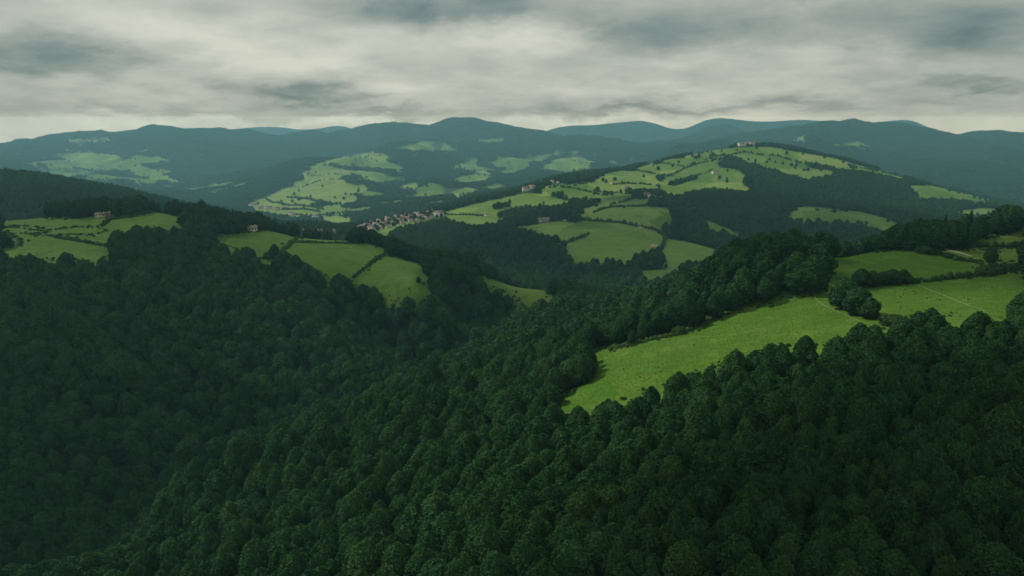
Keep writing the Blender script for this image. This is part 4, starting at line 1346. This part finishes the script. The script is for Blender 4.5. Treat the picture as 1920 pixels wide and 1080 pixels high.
    lo.rotation_euler = (math.pi / 2 - SUN_EL, 0, -SUN_AZ + math.pi)
    lo.location = (0, 0, 50)


HAZE_TOP = float(max(Zg.max() + 16, 6.0))
AIRLIGHT = (.06, .28, .37)
if os.environ.get('DBG'):
    open('/tmp/dbg.txt', 'w').write('top %f trees %d %d %d' % (HAZE_TOP, len(X1), len(X2), len(X3)))
SKYB = [
 (80,115,150,38,-.62),(20,85,140,30,-.3),(570,178,125,20,-.95),(370,160,55,14,-.35),(330,215,150,13,-.5),(900,12,170,34,-.7),(760,20,160,30,-.3),
 (1750,60,340,50,-.62),(1800,85,180,24,-.18),(1230,205,240,9,-.38),(1450,204,330,11,-.3),(1840,160,130,11,-.6),(730,214,140,8,-.5),(1300,55,220,45,-.28),(1150,60,90,40,-.22),(60,200,120,14,-.3),
 (600,105,140,24,.55),(370,85,120,26,.5),(820,65,150,26,.5),(150,150,110,16,.4),(1000,75,110,30,.5),(1350,95,110,20,.45),(1230,120,90,12,.35),
 (760,160,80,16,.35),(230,30,120,24,.35),(1130,165,140,18,.35),(1500,125,160,16,.35),(1580,95,90,12,.3),(600,232,300,8,.3),(1100,225,200,7,.35),(1450,165,200,13,.25),(470,40,60,12,.2),
]
sky()

# unseen blockers added high overhead to shade chosen stretches of ground
def add_shade_clouds():
    m, nt, out = mat('shade_cloud_skin')
    d = nt.nodes.new('ShaderNodeBsdfDiffuse'); d.inputs[0].default_value = C(.82, .83, .84)
    t = nt.nodes.new('ShaderNodeBsdfTranslucent'); t.inputs[0].default_value = C(.80, .81, .83)
    mx = nt.nodes.new('ShaderNodeMixShader'); mx.inputs[0].default_value = .5
    nt.links.new(d.outputs[0], mx.inputs[1]); nt.links.new(t.outputs[0], mx.inputs[2]); tr = nt.nodes.new('ShaderNodeBsdfTransparent')
    m2 = nt.nodes.new('ShaderNodeMixShader'); m2.inputs[0].default_value = .58     # each of the two skins lets part of the sun through
    nt.links.new(mx.outputs[0], m2.inputs[1]); nt.links.new(tr.outputs[0], m2.inputs[2])
    nt.links.new(m2.outputs[0], out.inputs[0])
    v, f = ico(5)
    for k, (gx, gy, gz, rx, ry) in enumerate(SHADE):
        base = 820.0 + 70 * (k % 3)
        off = (base - gz) / math.tan(SUN_EL)
        cx, cy_ = gx + math.sin(SUN_AZ) * off, gy + math.cos(SUN_AZ) * off
        n1 = fbm(v[:, 0] * 2.2 + k * 7, v[:, 1] * 2.2 + v[:, 2] * 1.7, 40 + k, 4)
        V = v * (1 + .26 * n1)[:, None] * np.array([rx, ry, min(rx, ry) * .45])
        V[:, 2] = np.where(V[:, 2] < 0, V[:, 2] * .35, V[:, 2])
        me = mesh_np('cloud', V, f, [m]); me.polygons.foreach_set('use_smooth', np.ones(len(f), bool))
        o = link('cloud', me); o.location = (cx, cy_, base)
        o['kind'] = 'structure'


SHADE = [(-238, 350, -130, 105, 70), (-190, 285, -150, 80, 45), (140, 90, -80, 95, 75), (115, 95, -80, 100, 85), (470, 1180, -150, 460, 430), (-1020, 1330, -90, 330, 150), (235, 375, -70, 120, 70), (-250, 590, -95, 240, 85)]
add_shade_clouds()

# ------------------------------------------------------------------ render settings
sc.view_settings.view_transform = 'Standard'
sc.view_settings.look = 'None'
sc.view_settings.exposure = 0.0
sc.view_settings.gamma = 1.0
sc.render.film_transparent = False
cy = sc.cycles
cy.max_bounces = 4; cy.diffuse_bounces = 1; cy.glossy_bounces = 1; cy.transmission_bounces = 2; cy.volume_bounces = 0
cy.transparent_max_bounces = 4
cy.use_denoising = not os.environ.get('NODN')
cy.denoiser = 'OPENIMAGEDENOISE'
cy.caustics_reflective = False; cy.caustics_refractive = False
